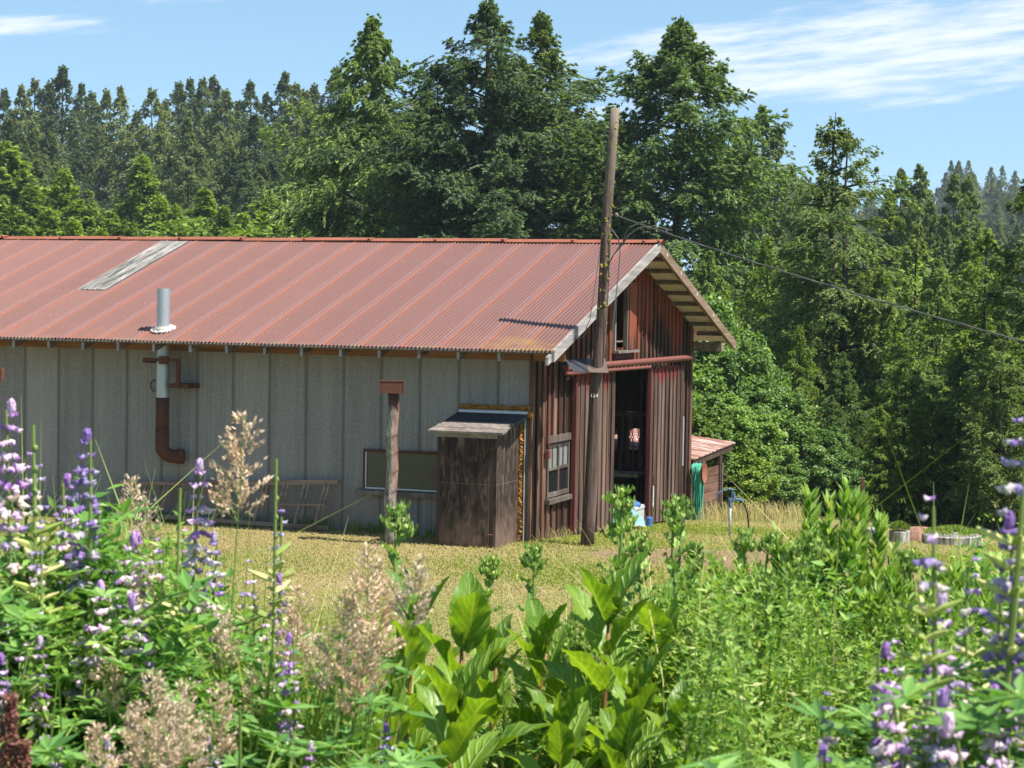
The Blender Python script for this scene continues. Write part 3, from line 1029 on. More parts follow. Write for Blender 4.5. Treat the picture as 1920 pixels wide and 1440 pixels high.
bk.box(px0 + .02, px0 + .16, py0 - .16, py0 - .10, 2.54, 2.66)
bk.box(px0 - .26, px0 - .15, py0 - .15, py0 + .1, 2.55, 2.62)
bk.box(px0 + .30, px0 + .36, py0 - .14, py0 - .10, 2.20, 2.63)
bk.box(px0 + .16, px0 + .48, py0 - .10, -0.02, 2.18, 2.25)
bk.build('bracket', M['rust'], pipe)
rg = Geo()
rg.tube([(-6.10 + .07 * math.cos(a), -0.022, 2.19 + .085 * math.sin(a)) for a in np.linspace(0, 2 * math.pi, 21)], 0.008, 6)
rg.build('hole_rim', M['dark_rust'], side)
# plinth board along the foot of the side wall
Geo().box(LEFT, -0.9, -0.03, -0.019, -0.1, 0.10).build('plinth', M['grey_brown'], barn)

# ------------------------------------------------------------------ closet built against the wall
def local(o_l, o_g, o_z=0.0):
    return Matrix.Translation((-o_l, -o_g, -o_z))


def lbuild(geo, name, material, parent, org, smooth=False):
    V = [v - np.array(org) for v in geo.V]
    geo.V = V
    return geo.build(name, material, parent, smooth)


org = (-0.57, -0.5, 0.0)
cl = empty('garden_closet', bl(*org), -BA)
tag(cl, 'tall dark plywood closet with sloping roof sealed to the barn wall with orange foam', 'shed')
zf = bgz(-.6, -1.0) - 0.03
g_ = Geo()
g_.box(-1.02, -0.97, -1.0, -0.024, zf, 1.70)
g_.hexa([(-0.17, -1.0, zf), (-0.13, -1.0, zf), (-0.13, -0.06, zf), (-0.17, -0.06, zf),
         (-0.17, -1.0, 1.70), (-0.13, -1.0, 1.70), (-0.13, -0.06, 1.90), (-0.17, -0.06, 1.90)])
lbuild(g_, 'side_panel', M['plywood'], cl, org)
g_ = Geo().box(-0.965, -0.235, -1.022, -0.985, zf + .05, 1.66)
dr_ = lbuild(g_, 'door', M['plywood'], cl, org)
g_ = Geo().box(-0.232, -0.175, -1.0, -0.96, zf, 1.70)
g_.box(-1.015, -0.968, -1.012, -0.96, zf, 1.70)
lbuild(g_, 'jamb', M['dark_wood'], cl, org)
g_ = Geo().box(-1.02, -0.13, -1.03, -0.985, 1.665, 1.74)
lbuild(g_, 'header', M['grey_wood'], cl, org)
for z in (0.30, 1.50):
    g_ = Geo().tube([(-0.30, -1.035, z - .02), (-0.22, -1.04, z + .02), (-0.16, -1.02, z + .02)], 0.012, 6)
    lbuild(g_, 'hinge', M['rust'], dr_, org)


def slopebox(l0, l1, g0, g1, th, up=0.0):
    z = lambda g: 1.975 + (g + .03) * 0.19 + up
    return Geo().hexa([(l0, g0, z(g0) - th), (l1, g0, z(g0) - th), (l1, g1, z(g1) - th), (l0, g1, z(g1) - th),
                       (l0, g0, z(g0)), (l1, g0, z(g0)), (l1, g1, z(g1)), (l0, g1, z(g1))])


rfc = lbuild(slopebox(-1.08, 0.0, -0.62, -0.03, 0.05), 'roof', M['tar'], cl, org)
for k in range(3):
    lbuild(slopebox(-1.10 + .02 * k, 0.02 - .015 * k, -1.17 + .185 * k, -0.99 + .185 * k, 0.03, 0.004 + .004 * (k % 2)), 'roof_board', M['grey_brown'], rfc, org)
lbuild(slopebox(-1.06, 0.0, -0.10, -0.028, 0.03, 0.035), 'roof_flashing', M['white_paint'], rfc, org)
fm = Geo()
rng = np.random.default_rng(2)
for k in range(46):
    fm.blob((-1.05 + k * 0.0235, -0.035, 2.045 + rng.uniform(-.012, .012)), (0.03, 0.035, rng.uniform(.028, .042)), k, 0.25)
for k in range(70):
    fm.blob((-0.115 + rng.uniform(-.012, .012), -0.045, 1.86 - k * 0.0245), (rng.uniform(.028, .042), 0.04, 0.024), k + 100, 0.3)
fm.blob((0.01, -0.06, 1.96), (.05, .05, .055), 7, .2)
lbuild(fm, 'foam_seal', M['foam'], cl, org)
g_ = Geo().tube([(-0.055, -0.05, 1.95), (-0.055, -0.05, 0.12)], 0.012, 8)
lbuild(g_, 'downpipe', M['galv'], cl, org)

# ------------------------------------------------------------------ ladder lying on its edge along the wall
org = (-4.8, -0.3, 0.1)
ld = empty('wooden_ladder', bl(*org), -BA)
tag(ld, 'old brown wooden ladder lying on its edge along the grey barn wall', 'ladder')
g_ = Geo().beam((-6.72, -0.10, 0.66), (-2.95, -0.10, 0.86), 0.04, 0.065)
lbuild(g_, 'rail', M['ladder_wood'], ld, org)
g_ = Geo().beam((-6.72, -0.34, 0.23), (-3.0, -0.30, 0.19), 0.035, 0.06)
lbuild(g_, 'rail', M['ladder_wood'], ld, org)
g_ = Geo().beam((-3.95, -0.24, 0.50), (-3.12, -0.22, 0.52), 0.028, 0.035)
lbuild(g_, 'loose_rail', M['ladder_wood'], ld, org)
for k in range(11):
    l = -6.55 + k * 0.335
    zt = 0.66 + (l + 6.72) / 3.77 * 0.2
    g_ = Geo().beam((l + 0.05, -0.105, zt), (l - 0.02, -0.325, 0.22), 0.03, 0.03)
    lbuild(g_, 'rung', M['ladder_wood'], ld, org)
    g_ = Geo().beam((l + 0.11, -0.13, zt - .03), (l + 0.07, -0.27, 0.30), 0.022, 0.022)
    lbuild(g_, 'brace', M['ladder_wood'], ld, org)

# ------------------------------------------------------------------ posts with rusty boxes
def box_post(px, pyt, Y, hw, label):
    P = at(px, pyt, Y)
    z0 = float(gz(P.x, Y))
    o = empty('clothesline_post', (P.x, Y, z0))
    tag(o, label, 'post', 'posts with rusty boxes on top')
    H = P.z - z0
    n = 12
    pts = [(0.012 * math.sin(i * 1.3) + 0.02 * i / n, 0.01 * math.cos(i), H * i / n - (0.1 if i == 0 else 0)) for i in range(n + 1)]
    Geo().tube(pts, [0.088 - 0.010 * i / n for i in range(n + 1)], 16).build('post', M['post'], o, True)
    b = Geo()
    b.box(-0.165, 0.165, -0.11, 0.11, H, H + 0.17)
    bx = b.build('metal_box', M['rust'], o)
    t = Geo()
    t.box(-0.172, 0.172, -0.116, -0.1105, H + .155, H + .175)
    t.box(-0.172, -0.158, -0.116, -0.1105, H, H + .155)
    t.box(0.158, 0.172, -0.116, -0.1105, H, H + .155)
    t.box(-0.17, 0.23, -0.125, -0.1105, H - .008, H + .006)
    t.build('box_rim', M['dark_rust'], bx)
    ww_ = Geo()
    ww_.tube([((.101 - .006 * t) * math.cos(t * 34) + .01, (.101 - .006 * t) * math.sin(t * 34), .3 + 1.4 * t) for t in np.linspace(0, 1, 110)], 0.0035, 5)
    ww_.build('wire', M['dark_rust'], o)
    return o


box_post(735, 736, 28.4, .17, 'lichen grey post with a rusty box on top beside the plywood closet')
box_post(-17, 714, 28.1, .17, 'grey post with a rusty box on top at the left end of the barn wall')

# ------------------------------------------------------------------ utility pole
zb_ = float(gz(1.10, 28.75))
pole_top, pole_base = Vector((1.39, 28.95, 6.34)), Vector((1.10, 28.72, zb_))
pol = empty('utility_pole', pole_base)
tag(pol, 'tall leaning wooden utility pole with yellow lichen in front of the barn doors', 'utility pole')
pd = pole_top - pole_base
pts = [pd * (i / 16) + Vector((.010 * math.sin(i * .9), .01 * math.cos(i * .7), 0)) for i in range(17)]
pts[0] = pts[0] - Vector((0, 0, .15))
rad = [0.100 - 0.036 * (i / 16) ** 0.8 for i in range(17)]
Geo().tube(pts, rad, 18).build('pole', M['pole'], pol, True)
lc = Geo()
rng = np.random.default_rng(9)
for k in range(52):
    t = rng.choice([rng.uniform(.48, .76), rng.uniform(.90, .99), rng.uniform(.45, .99)])
    c = pd * t
    a = rng.uniform(-2.6, 0.2) if t < .8 else rng.uniform(-1.2, 0.5)
    r = 0.100 - 0.036 * t ** 0.8
    lc.blob((c.x + r * math.cos(a), c.y + r * math.sin(a), c.z), tuple(rng.uniform(.010, .024, 3)), k, .35, 6, 4)
lc.build('lichen', M['lichen'], pol)
hd = Geo()
A, B_ = at(1058, 674, 28.98) - pole_base, at(1134, 671, 28.98) - pole_base
C_, D_ = at(1076, 697, 28.62) - pole_base, at(1141, 699, 28.62) - pole_base
A2, B2 = A + Vector((0, .25, -.02)), B_ + Vector((0, .25, -.02))
E_, F_ = A + (B_ - A) * .55, C_ + (D_ - C_) * .42
def sheet4(q):
    q2 = [p - Vector((0, 0, .006)) + Vector((0, .004, 0)) for p in q]
    return Geo().add([tuple(p) for p in q + q2], [(0, 1, 2, 3), (7, 6, 5, 4), (0, 4, 5, 1), (1, 5, 6, 2), (2, 6, 7, 3), (3, 7, 4, 0)])
hood = sheet4([A, C_, F_, E_]).build('metal_hood', M['tar'], pol)  # shade on the left and back pieces is put into their black colour
sheet4([E_, F_, D_, B_]).build('hood_end', plain('dull brown sheet metal', (.12, .085, .068), .6, .2, .3), hood)
sheet4([A, E_, E_ + Vector((0, .25, -.02)), A + Vector((0, .25, -.02))]).build('hood_back', M['tar'], hood)
wr = Geo()
w0 = [at(1147, 430, 28.8), at(1159, 447, 28.75), at(1163, 470, 28.75), at(1159, 520, 28.75), at(1150, 600, 28.72), at(1147, 650, 28.7)]
wr.tube([p - pole_base for p in w0], 0.008, 6)
w1 = [at(1127, 455, 28.85), at(1118, 520, 28.8), at(1106, 600, 28.75), at(1100, 612, 28.75), at(1098, 628, 28.8), at(1086, 636, 28.9), at(1074, 634, 29.0)]
wr.tube([p - pole_base for p in w1], 0.006, 6)
wr.build('drop_wire', M['wire'], pol)
ins = Geo()
ip = at(1156, 403, 28.85) - pole_base
ins.blob(ip, (.03, .03, .035), 3)
ins.build('insulator', M['grey_brown'], pol)
tc = bpy.data.curves.new('number_text', 'FONT')
tc.body, tc.size, tc.extrude = '124', 0.075, 0.002
to = bpy.data.objects.new('number_text', tc)
COL.objects.link(to)
bpy.context.view_layer.update()
tm = bpy.data.meshes.new_from_object(to.evaluated_get(bpy.context.evaluated_depsgraph_get()))
bpy.data.objects.remove(to)
bpy.data.curves.remove(tc)
tm.materials.clear()
tm.materials.append(M['white_paint'])
num = bpy.data.objects.new('number_tag', tm)
COL.objects.link(num)
num.parent = pol
tp = at(1107, 745, 28.60)
fr = (tp.z - pole_base.z) / pd.z
cx = pole_base + pd * fr
num.location = (tp.x - pole_base.x, cx.y - 0.100 - pole_base.y + .008, tp.z - pole_base.z)
num.rotation_euler = (math.pi / 2, 0.05, 0)

cb = Geo()
P0, P1 = at(1155, 404, 28.9), at(1920, 608, 23.5)
P2 = P0 + (P1 - P0) * 1.9
pts = []
for t in np.linspace(0, 1, 40):
    p = P0 + (P2 - P0) * t
    p = p - Vector((0, 0, 0.6 * 4 * t * (1 - t) * 0.33))
    pts.append(p - P0)
cb.tube(pts, 0.009, 6)
cb.tube([p + Vector((0.0, 0.012 * math.sin(i * 2.1), 0.013 * math.cos(i * 2.1))) for i, p in enumerate(pts)], 0.006, 6)
co_ = empty('power_cable', P0)
tag(co_, 'dark twisted power cable running from the utility pole across the trees', 'cable')
cb.build('cable', M['wire'], co_)
lp = Geo()
L0 = [at(1208, 424, 28.5), at(1190, 432, 28.6), at(1180, 440, 28.6), at(1165, 460, 28.7), at(1150, 478, 28.75), at(1140, 500, 28.8), at(1133, 515, 28.82)]
lp.tube([p - P0 for p in L0], 0.010, 6)
L1 = [at(1205, 416, 28.5), at(1180, 426, 28.55), at(1172, 440, 28.6), at(1168, 455, 28.65)]
lp.tube([p - P0 for p in L1], 0.008, 6)
L2 = [at(1260, 432, 28.2), at(1225, 424, 28.4), at(1195, 428, 28.5), at(1175, 445, 28.6), at(1150, 478, 28.75)]
lp.tube([p - P0 for p in L2], 0.008, 6)
lp.build('drip_loop', M['wire'], co_)

# ------------------------------------------------------------------ open lean-to behind the barn
org = (0.0, 10.6, 0.0)
lt = empty('lean_to', bl(*org), -BA)
tag(lt, 'small open lean-to with rusty corrugated roof and plank wall behind the barn', 'lean-to')
rt = Geo()
nn = 3.3 / 0.1
g = np.linspace(9.17, 12.45, 33 * 8)
h = 0.012 * np.cos(2 * np.pi * g / 0.105)
zr = lambda l, gg: 0.69 + (gg - 9.17) * 0.035 - l * 0.125
V = []
for l in (0.06, -0.9, -1.9):
    V.append(np.stack([np.full_like(g, l), g, zr(l, g) + h], 1))
for l in (0.06, -0.9, -1.9):
    V.append(np.stack([np.full_like(g, l), g, zr(l, g) + h - 0.008], 1))
n = len(g)
F = []
for r in (0, 1):
    for c in range(n - 1):
        F.append((r * n + c, (r + 1) * n + c, (r + 1) * n + c + 1, r * n + c + 1))
        F.append(((r + 3) * n + c, (r + 3) * n + c + 1, (r + 4) * n + c + 1, (r + 4) * n + c))
for c in range(n - 1):
    F.append((c, c + 1, 3 * n + c + 1, 3 * n + c))
rt.add(np.concatenate(V), F)


def rusty_sheet():
    m, w = new_mat('rust streaked pale sheet')
    nn_ = w.noise(w.vmath('MULTIPLY', w.obj(), (1.2, 9, 1)), 1.0, 5, 0.7)
    return finish(m, w, w.ramp(nn_, [(0.38, (.17, .062, .040)), (0.50, (.24, .115, .085)), (0.60, (.42, .34, .30))]), 0.7)


lbuild(rt, 'roof', rusty_sheet(), lt, org)
lbuild(Geo().beam((0.0, 9.2, 0.60), (0.0, 12.3, 0.70), 0.06, 0.11), 'beam', M['dark_wood'], lt, org)
zz = bgz(0, 11.4)
lbuild(Geo().box(-0.09, 0.03, 11.30, 11.46, zz - .1, 0.64), 'post', M['dark_wood'], lt, org)
lbuild(Geo().box(0.032, 0.06, 11.38, 11.44, zz - .1, 0.45), 'post_batten', M['grey_brown'], lt, org)
pw = Geo()
zt_ = [0.43, 0.26, 0.13, -0.03, -0.23, -0.43, -0.75]
for k in range(6):
    pw.hexa([(-0.03, 9.2, zt_[k + 1] + .012 - .0), (0.0, 9.2, zt_[k + 1] + .012), (0.0, 11.3, zt_[k + 1] - .01), (-0.03, 11.3, zt_[k + 1] - .01),
             (-0.03, 9.2, zt_[k]), (0.0, 9.2, zt_[k]), (0.0, 11.3, zt_[k] - .022), (-0.03, 11.3, zt_[k] - .022)])
lbuild(pw, 'plank_wall', wood('lean-to planks', (.050, .026, .017), (.12, .062, .042), (.22, .13, .095), 1), lt, org)
lbuild(Geo().box(-1.85, -1.75, 9.3, 9.4, -0.9, 0.85).box(-1.85, -1.75, 12.2, 12.3, -1.0, 0.9), 'back_posts', M['dark_wood'], lt, org)

# ------------------------------------------------------------------ hose on its wheel
org = (0.2, 8.98, 0.45)
hr = empty('hose_reel', bl(*org), -BA)
tag(hr, 'rusty wheel rim hose hanger on the gable corner', 'hose reel')
wh = Geo()
prof = [(0.04, 0.06), (0.10, 0.13), (0.26, 0.13), (0.30, 0.195), (0.315, 0.20), (0.305, 0.19), (0.27, 0.06), (0.26, 0.0)]
V, F = [], []
ns = 24
for l, r in prof:
    for k in range(ns):
        a = 2 * math.pi * k / ns
        V.append((l, 8.98 + r * math.cos(a), 0.47 + r * math.sin(a)))
for i in range(len(prof) - 1):
    for k in range(ns):
        F.append((i * ns + k, i * ns + (k + 1) % ns, (i + 1) * ns + (k + 1) % ns, (i + 1) * ns + k))
wh.add(V, F)
lbuild(wh, 'wheel', plain('rusty red wheel', (.24, .085, .055), .7, var=.3), hr, org)
ho = Geo()
rng = np.random.default_rng(5)
for k in range(13):
    l = 0.11 + 0.012 * k
    drop = rng.uniform(0.85, 1.28)
    r = 0.14 + .006 * (k % 3)
    sp_ = rng.uniform(.05, .15)
    pts = []
    for t in np.linspace(0, 1, 44):
        a = t * 2 * math.pi
        zz_ = math.cos(a)
        y = math.sin(a)
        z = r * zz_ if zz_ > 0 else zz_ * drop
        wdt = r if zz_ > 0 else r + (sp_ - r) * (-zz_) ** 1.2
        pts.append((l + .02 * math.sin(a * 2 + k), 8.98 + wdt * y + .015 * math.sin(3 * a + k), 0.47 + z))
    ho.tube(pts, 0.0125, 7, cap=False)
hob = lbuild(ho, 'garden_hose', M['hose'], None, org)
hob.location, hob.rotation_euler = hr.location, hr.rotation_euler
tag(hob, 'coil of green garden hose hanging on the rusty wheel', 'hose')

# ------------------------------------------------------------------ yard hydrant
hp = ground(1368, 1006)
hy = empty('yard_hydrant', hp)
tag(hy, 'blue handled yard hydrant on a galvanised pipe right of the barn', 'hydrant')
Geo().tube([(0, 0, -.05), (0.0, 0, 0.50)], 0.022, 10).build('riser', M['galv'], hy, True)
hb = Geo()
hb.tube([(0, 0, .47), (0, 0, .60)], 0.033, 10)
hb.box(-.03, .09, -.03, .03, .58, .62)
hb.tube([(.06, 0, .60), (.055, 0, .68)], .024, 8)
hb.tube([(.02, 0, .60), (.03, 0, .76)], .012, 6)
hb.tube([(.05, 0, .63), (.05, 0, .75)], .010, 6)
hb.tube([(.07, 0, .60), (.17, 0, .595), (.2, 0, .56)], .024, 8)
hb.build('head', M['blue_paint'], hy)
Geo().tube([(.06, 0, .75), (-.02, 0, .765), (-.12, 0, .74), (-.20, 0, .69), (-.225, 0, .62)], .014, 7).build('lever', M['blue_paint'], hy)
Geo().tube([(.19, 0, .57), (.24, 0, .48), (.28, 0, .36), (.30, 0, .2), (.305, 0, .06)], .013, 7).build('short_hose', M['black'], hy)

# ------------------------------------------------------------------ posts, stumps, soil
def post_at(px, py_top, py_base, w_, name, label, mat_, cat='post', rnd=False, group=None):
    b = ground(px, py_base)
    t = at(px, py_top, b.y)
    o = None
    g_ = Geo()
    h = t.z - b.z
    if rnd:
        g_.tube([(0, 0, -.1), (0, 0, h)], w_, 14)
    else:
        g_.hexa([(-w_, -w_, -.1), (w_, -w_, -.1), (w_, w_, -.1), (-w_, w_, -.1),
                 (-w_ + .01, -w_, h), (w_ + .005, -w_, h), (w_ + .005, w_, h + .01), (-w_ + .01, w_, h + .01)])
    o = g_.build(name, mat_)
    o.location = b
    tag(o, label, cat, group)
    return o


post_at(1615, 896, 988, .032, 'fence_post', 'taller square reddish fence post at the edge of the woods', M['plank'])
post_at(1625, 931, 986, .028, 'fence_post', 'shorter square fence post just behind the taller one', M['plank'])
post_at(1521, 950, 992, .047, 'pipe_bollard', 'short round rusty steel pipe standing in the lawn', M['rust'], 'bollard', True)
post_at(1434, 944, 978, .014, 'wooden_stake', 'thin wooden stake in the dry grass right of the hydrant', M['plank'], 'stake')


def log_ring(px0, px1, py_base, py_top, label, seed, moss=True):
    b0, b1 = ground(px0, py_base), ground(px1, py_base)
    c = (b0 + b1) / 2
    r = (b1 - b0).length / 2
    h = at(px0, py_top, c.y).z - c.z
    o = empty('log_round', c)
    tag(o, label, 'log')
    rng = np.random.default_rng(seed)
    n = 22
    V, F = [], []
    jit = 1 + rng.uniform(-.06, .06, n)
    for z in (-.08, h * .5, h - .01, h):
        for k in range(n):
            a = 2 * math.pi * k / n
            rr = r * jit[k] * (0.97 if z == h else 1)
            V.append((rr * math.cos(a), rr * .9 * math.sin(a), z))
    for i in range(3):
        for k in range(n):
            F.append((i * n + k, i * n + (k + 1) % n, (i + 1) * n + (k + 1) % n, (i + 1) * n + k))
    F.append(tuple(3 * n + k for k in range(n)))
    Geo().add(V, F).build('log', M['log'], o)
    if moss:
        P, D, Sd = [], [], []
        k = 1500
        a = rng.uniform(0, 2 * math.pi, k)
        rr = r * .9 * np.sqrt(rng.uniform(0, 1, k))
        P = np.stack([rr * np.cos(a), rr * .9 * np.sin(a), h + .10 * (1 - (rr / r) ** 2)], 1)
        D = np.stack([rng.normal(0, .5, k), rng.normal(0, .5, k), np.ones(k)], 1)
        D /= np.linalg.norm(D, axis=1)[:, None]
        Sd = np.stack([np.cos(a * 3), np.sin(a * 3), np.zeros(k)], 1)
        Geo().leaves(P, D, Sd, rng.uniform(.03, .085, k), .018).build('moss', M['shrub'], o)
    return o


log_ring(1672, 1700, 1018, 995, 'big bleached log round with mossy top left of the soil heap', 1)
log_ring(1752, 1818, 1022, 1002, 'low bleached log round with mossy top right of the soil heap', 2)
log_ring(1620, 1652, 1012, 990, 'pale log round half hidden behind the tall leafy weeds', 3, False)
hp_ = ground(1722, 1014)
hm = Geo()
hm.blob((0, 0, -.02), (.42, .42, .24), 4, .10, 18, 9)
heap = hm.build('soil_heap', plain('red brown soil', (.23, .13, .085), .95, var=.4, scale=20))
heap.location = hp_
tag(heap, 'small heap of red brown soil between the two log rounds', 'soil heap')

# ------------------------------------------------------------------ things inside the door
org = (-0.15, 5.5, bgz(-.15, 5.5))
ch = empty('storage_box', bl(*org), -BA)
tag(ch, 'pale box with a blue lid on the floor just inside the barn door', 'box')
g_ = Geo().box(-.24, .22, -.30, .30, .02, .36)
g_.box(-.25, .23, -.31, .31, .30, .335)
g_.build('body', plain('dusty pale plastic', (.40, .40, .38), .6), ch)
cu = Geo()
cu.blob((-.01, 0, .37), (.25, .33, .085), 3, .06, 14, 8)
cu.build('lid', M['navy'], ch, True)
can = Geo().tube([(.0, 0, 0), (.0, 0, .02), (0, 0, .15), (0, 0, .17)], [.05, .055, .055, .04], 14)
p = bl(.18, 5.75)
co2 = can.build('can', M['navy'])
co2.location = (p.x, p.y, bgz(.18, 5.75))
tag(co2, 'small blue can on the ground at the right edge of the barn door', 'can')
tpn = Geo()
rng = np.random.default_rng(3)
n = 14
V = []
for i in range(n):
    for j in range(n):
        u, v = i / (n - 1) - .5, j / (n - 1) - .5
        V.append((u * .75, v * .7, .42 * math.exp(-6 * (u * u + v * v)) + rng.uniform(0, .07)))
F = [(i * n + j, (i + 1) * n + j, (i + 1) * n + j + 1, i * n + j + 1) for i in range(n - 1) for j in range(n - 1)]
tpn.add(V, F)
tar = tpn.build('crumpled_tarp', M['tarp'])
p = bl(-.02, 4.75)
tar.location = (p.x, p.y, bgz(-.02, 4.75) + 0.02)
tag(tar, 'crumpled light blue tarp on the floor of the open barn door', 'tarp')
cnn = empty('hanging_chain', bl(-.4, 6.5, 1.62), -BA)
tag(cnn, 'bundle of rusty chains hanging inside the open barn door', 'chain')
for k in range(7):
    cg = Geo()
    x, y = -.16 + .05 * (k % 7), .05 * ((k * 3) % 4)
    ln = [1.05, 0.7, 0.95, .6, 1.1, .8, 1.0][k]
    for j in range(int(ln / .055)):
        z = -j * .055
        sw_ = .02 * math.sin(j * .3 + k)
        a = 0 if j % 2 else math.pi / 2
        cg.tube([(x + sw_ + .018 * math.cos(t) * math.cos(a), y + .018 * math.cos(t) * math.sin(a), z + .036 * math.sin(t)) for t in np.linspace(0, 2 * math.pi, 7)], .007, 4, cap=False)
    cg.build('chain', M['chain'], cnn)
Geo().box(-.3, .3, -.03, .25, -.02, .06).build('hook_beam', M['dark_wood'], cnn)

# ------------------------------------------------------------------ trees
def unit(v):
    return v / np.maximum(np.linalg.norm(v, axis=-1, keepdims=True), 1e-9)


def fir_leaves(geo, twigs, rng, H, R, base, nb, ns, nl, leaf, droop=0.35, rise=0.25, power=0.8, org=(0, 0, 0), lump=0.3,
               lean=(0, 0), minr=0.03, knee=0.45, wid=0.31, hang=0.35, clump=0.0, limb_r=0.012, thick=1.0):
    """one conifer stem: boughs with side sprays of needle tufts"""
    u = np.sort(rng.uniform(0, 1, nb)) ** 1.0
    h = base + (1 - base) * u
    h = np.where(h > .985, .985 - (h - .985), h)
    az = np.arange(nb) * 2.39996 + rng.normal(0, .5, nb)
    rel = (h - base) / (1 - base)
    prof = np.minimum(1, (1 - rel) / knee) ** power * np.minimum(1, (1 - rel) / .13) ** .55 * (1 - 0.35 * np.clip(0.18 - rel, 0, .18) / .18) + minr * np.minimum(1, (1 - rel) / .12)
    ph = rng.uniform(0, 6.28, 4)
    lum = 1 + lump * (0.5 * np.sin(az * 2 + h * 14 + ph[0]) + 0.5 * np.sin(az * 3 - h * 23 + ph[1]))
    L = R * prof * lum * rng.uniform(.62, 1.08, nb)
    dr = droop * rng.uniform(.5, 1.5, nb) * (1 - rel * .65)
    rs = rise * rng.uniform(.4, 1.5, nb) * (1 - .35 * rel ** 2)
    dirh = np.stack([np.cos(az), np.sin(az), np.zeros(nb)], 1)
    B0 = np.stack([org[0] + lean[0] * h * H, org[1] + lean[1] * h * H, org[2] + h * H], 1)

    def pt(i, t):
        z = L[i] * (rs[i] * t - dr[i] * t * t)
        return B0[i] + dirh[i] * (L[i] * t)[:, None] + np.stack([0 * z, 0 * z, z], 1)

    for i in range(0, nb, 2):
        if limb_r and L[i] > R * .3:
            ts = np.array([0, .35, .7])
            p = pt(np.full(3, i), ts)
            r = limb_r * L[i] + .008
            twigs.tube([tuple(q) for q in p], [r, r * .7, r * .35], 5, cap=False)
    i = np.repeat(np.arange(nb), ns)
    t = np.clip(rng.uniform(.12, 1.0, len(i)) ** .75, 0, 1)
    if clump:
        t = np.clip(t + .08 * np.sin(t * 22 + az[i]), .1, 1)
    P = pt(i, t)
    tang = unit(pt(i, np.minimum(t + .05, 1.05)) - P)
    lat = np.stack([-np.sin(az[i]), np.cos(az[i]), np.zeros(len(i))], 1)
    sg = rng.choice([-1, 1], len(i))[:, None]
    a = rng.uniform(.35, 1.1, len(i))[:, None]
    P = P + rng.normal(0, 1, P.shape) * np.array([.015, .015, .035]) * R * thick
    D = unit(tang * np.cos(a) + lat * sg * np.sin(a) + np.array([0, 0, 1]) * rng.normal(-hang * .3, .22, (len(i), 1)))
    sl = (0.40 * L[i] * (1.08 - t) + .09 * R * (1.06 - rel[i]) * rng.uniform(.5, 1.2, len(i))) * rng.uniform(.6, 1.1, len(i))
    j = np.repeat(np.arange(len(i)), nl)
    s = rng.uniform(0, 1, len(j))
    Q = P[j] + D[j] * (sl[j] * s)[:, None]
    Q[:, 2] -= hang * sl[j] * s * s
    DD = unit(D[j] + rng.normal(0, .30, (len(j), 3)) + np.array([0, 0, -hang * .5]))
    NN = dirh[i[j]] * .45 + np.array([0, 0, .9]) + rng.normal(0, .42, (len(j), 3))
    SS = unit(np.cross(DD, NN))
    l = leaf * rng.uniform(.6, 1.35, len(j)) * (1 - .35 * rel[i[j]] ** 3)
    geo.leaves(Q, DD, SS, l, l * wid)


def conifer(name, label, mat_, seed, stems, cat='tree', group=None, trunk=True):
    """stems: list of dicts for fir_leaves plus trunk radius"""
    rng = np.random.default_rng(seed)
    o = empty(name)
    tag(o, label, cat, group)
    g_, t_ = Geo(), Geo()
    for s in stems:
        s = dict(s)
        tr = s.pop('tr', 0.02) * s['H']
        org_, le = s.get('org', (0, 0, 0)), s.get('lean', (0, 0))
        n = 8
        t_.tube([(org_[0] + le[0] * s['H'] * k / n + .01 * s['H'] * .3 * math.sin(k * 1.7 + seed), org_[1] + le[1] * s['H'] * k / n, org_[2] + s['H'] * k / n - (.4 if k == 0 else 0)) for k in range(n + 1)],
                [max(tr * (1 - k / n) ** .8, .012) for k in range(n + 1)], 9)
        fir_leaves(g_, t_, rng, **s)
    t_.build('trunk', M['bark'], o)
    g_.build('crown', mat_, o)
    return o


def stand(proto, px, py_top, Y, protoH, label=None, group=None, rz=0.0, cat='tree', sx=1.0):
    P = at(px, py_top, Y)
    z0 = float(gz(P.x, Y)) - 0.1
    s = (P.z - z0) / protoH
    o = place(proto, (P.x, Y, z0), rz, (s * sx, s * sx, s), label, group, cat=cat)
    return o


# --- the four large firs behind the barn and the twin spire
t1 = conifer('fir_tree', None, M['fir'], 21, [dict(H=18, R=3.9, base=.06, nb=330, ns=34, nl=34, leaf=.18, droop=.60, rise=.34, power=.88, knee=.40, lump=.42, hang=.45, tr=.018)])
stand(t1, 700, 28, 75, 18, 'dense green fir with a rounded drooping crown left of the tallest trees')
t2 = conifer('fir_tree', None, M['spruce'], 22, [
    dict(H=17.8, R=3.9, base=.10, nb=270, ns=34, nl=36, leaf=.17, droop=.40, rise=.45, power=.85, knee=.34, lump=.5, hang=.30, tr=.022),
    dict(H=15.7, R=2.0, base=.5, nb=100, ns=26, nl=28, leaf=.17, droop=.25, rise=.5, power=.8, knee=.5, lump=.4, hang=.3, org=(-1.0, .3, 0), lean=(-.045, 0), tr=.012),
    dict(H=16.0, R=1.8, base=.55, nb=90, ns=26, nl=28, leaf=.17, droop=.25, rise=.5, power=.8, knee=.5, lump=.4, hang=.3, org=(.6, .2, 0), lean=(.03, 0), tr=.012)])
stand(t2, 915, -2, 70, 17.8, 'tallest bluish green spruce with several tops, its dark trunk showing')
t2b = conifer('fir_tree', None, M['tip_fir'], 23, [dict(H=18, R=3.6, base=.08, nb=290, ns=34, nl=34, leaf=.17, droop=.34, rise=.42, power=1.05, knee=.38, lump=.45, hang=.34, tr=.018)])
stand(t2b, 1016, 18, 74, 18, 'olive green fir leaning against the right side of the tallest spruce')
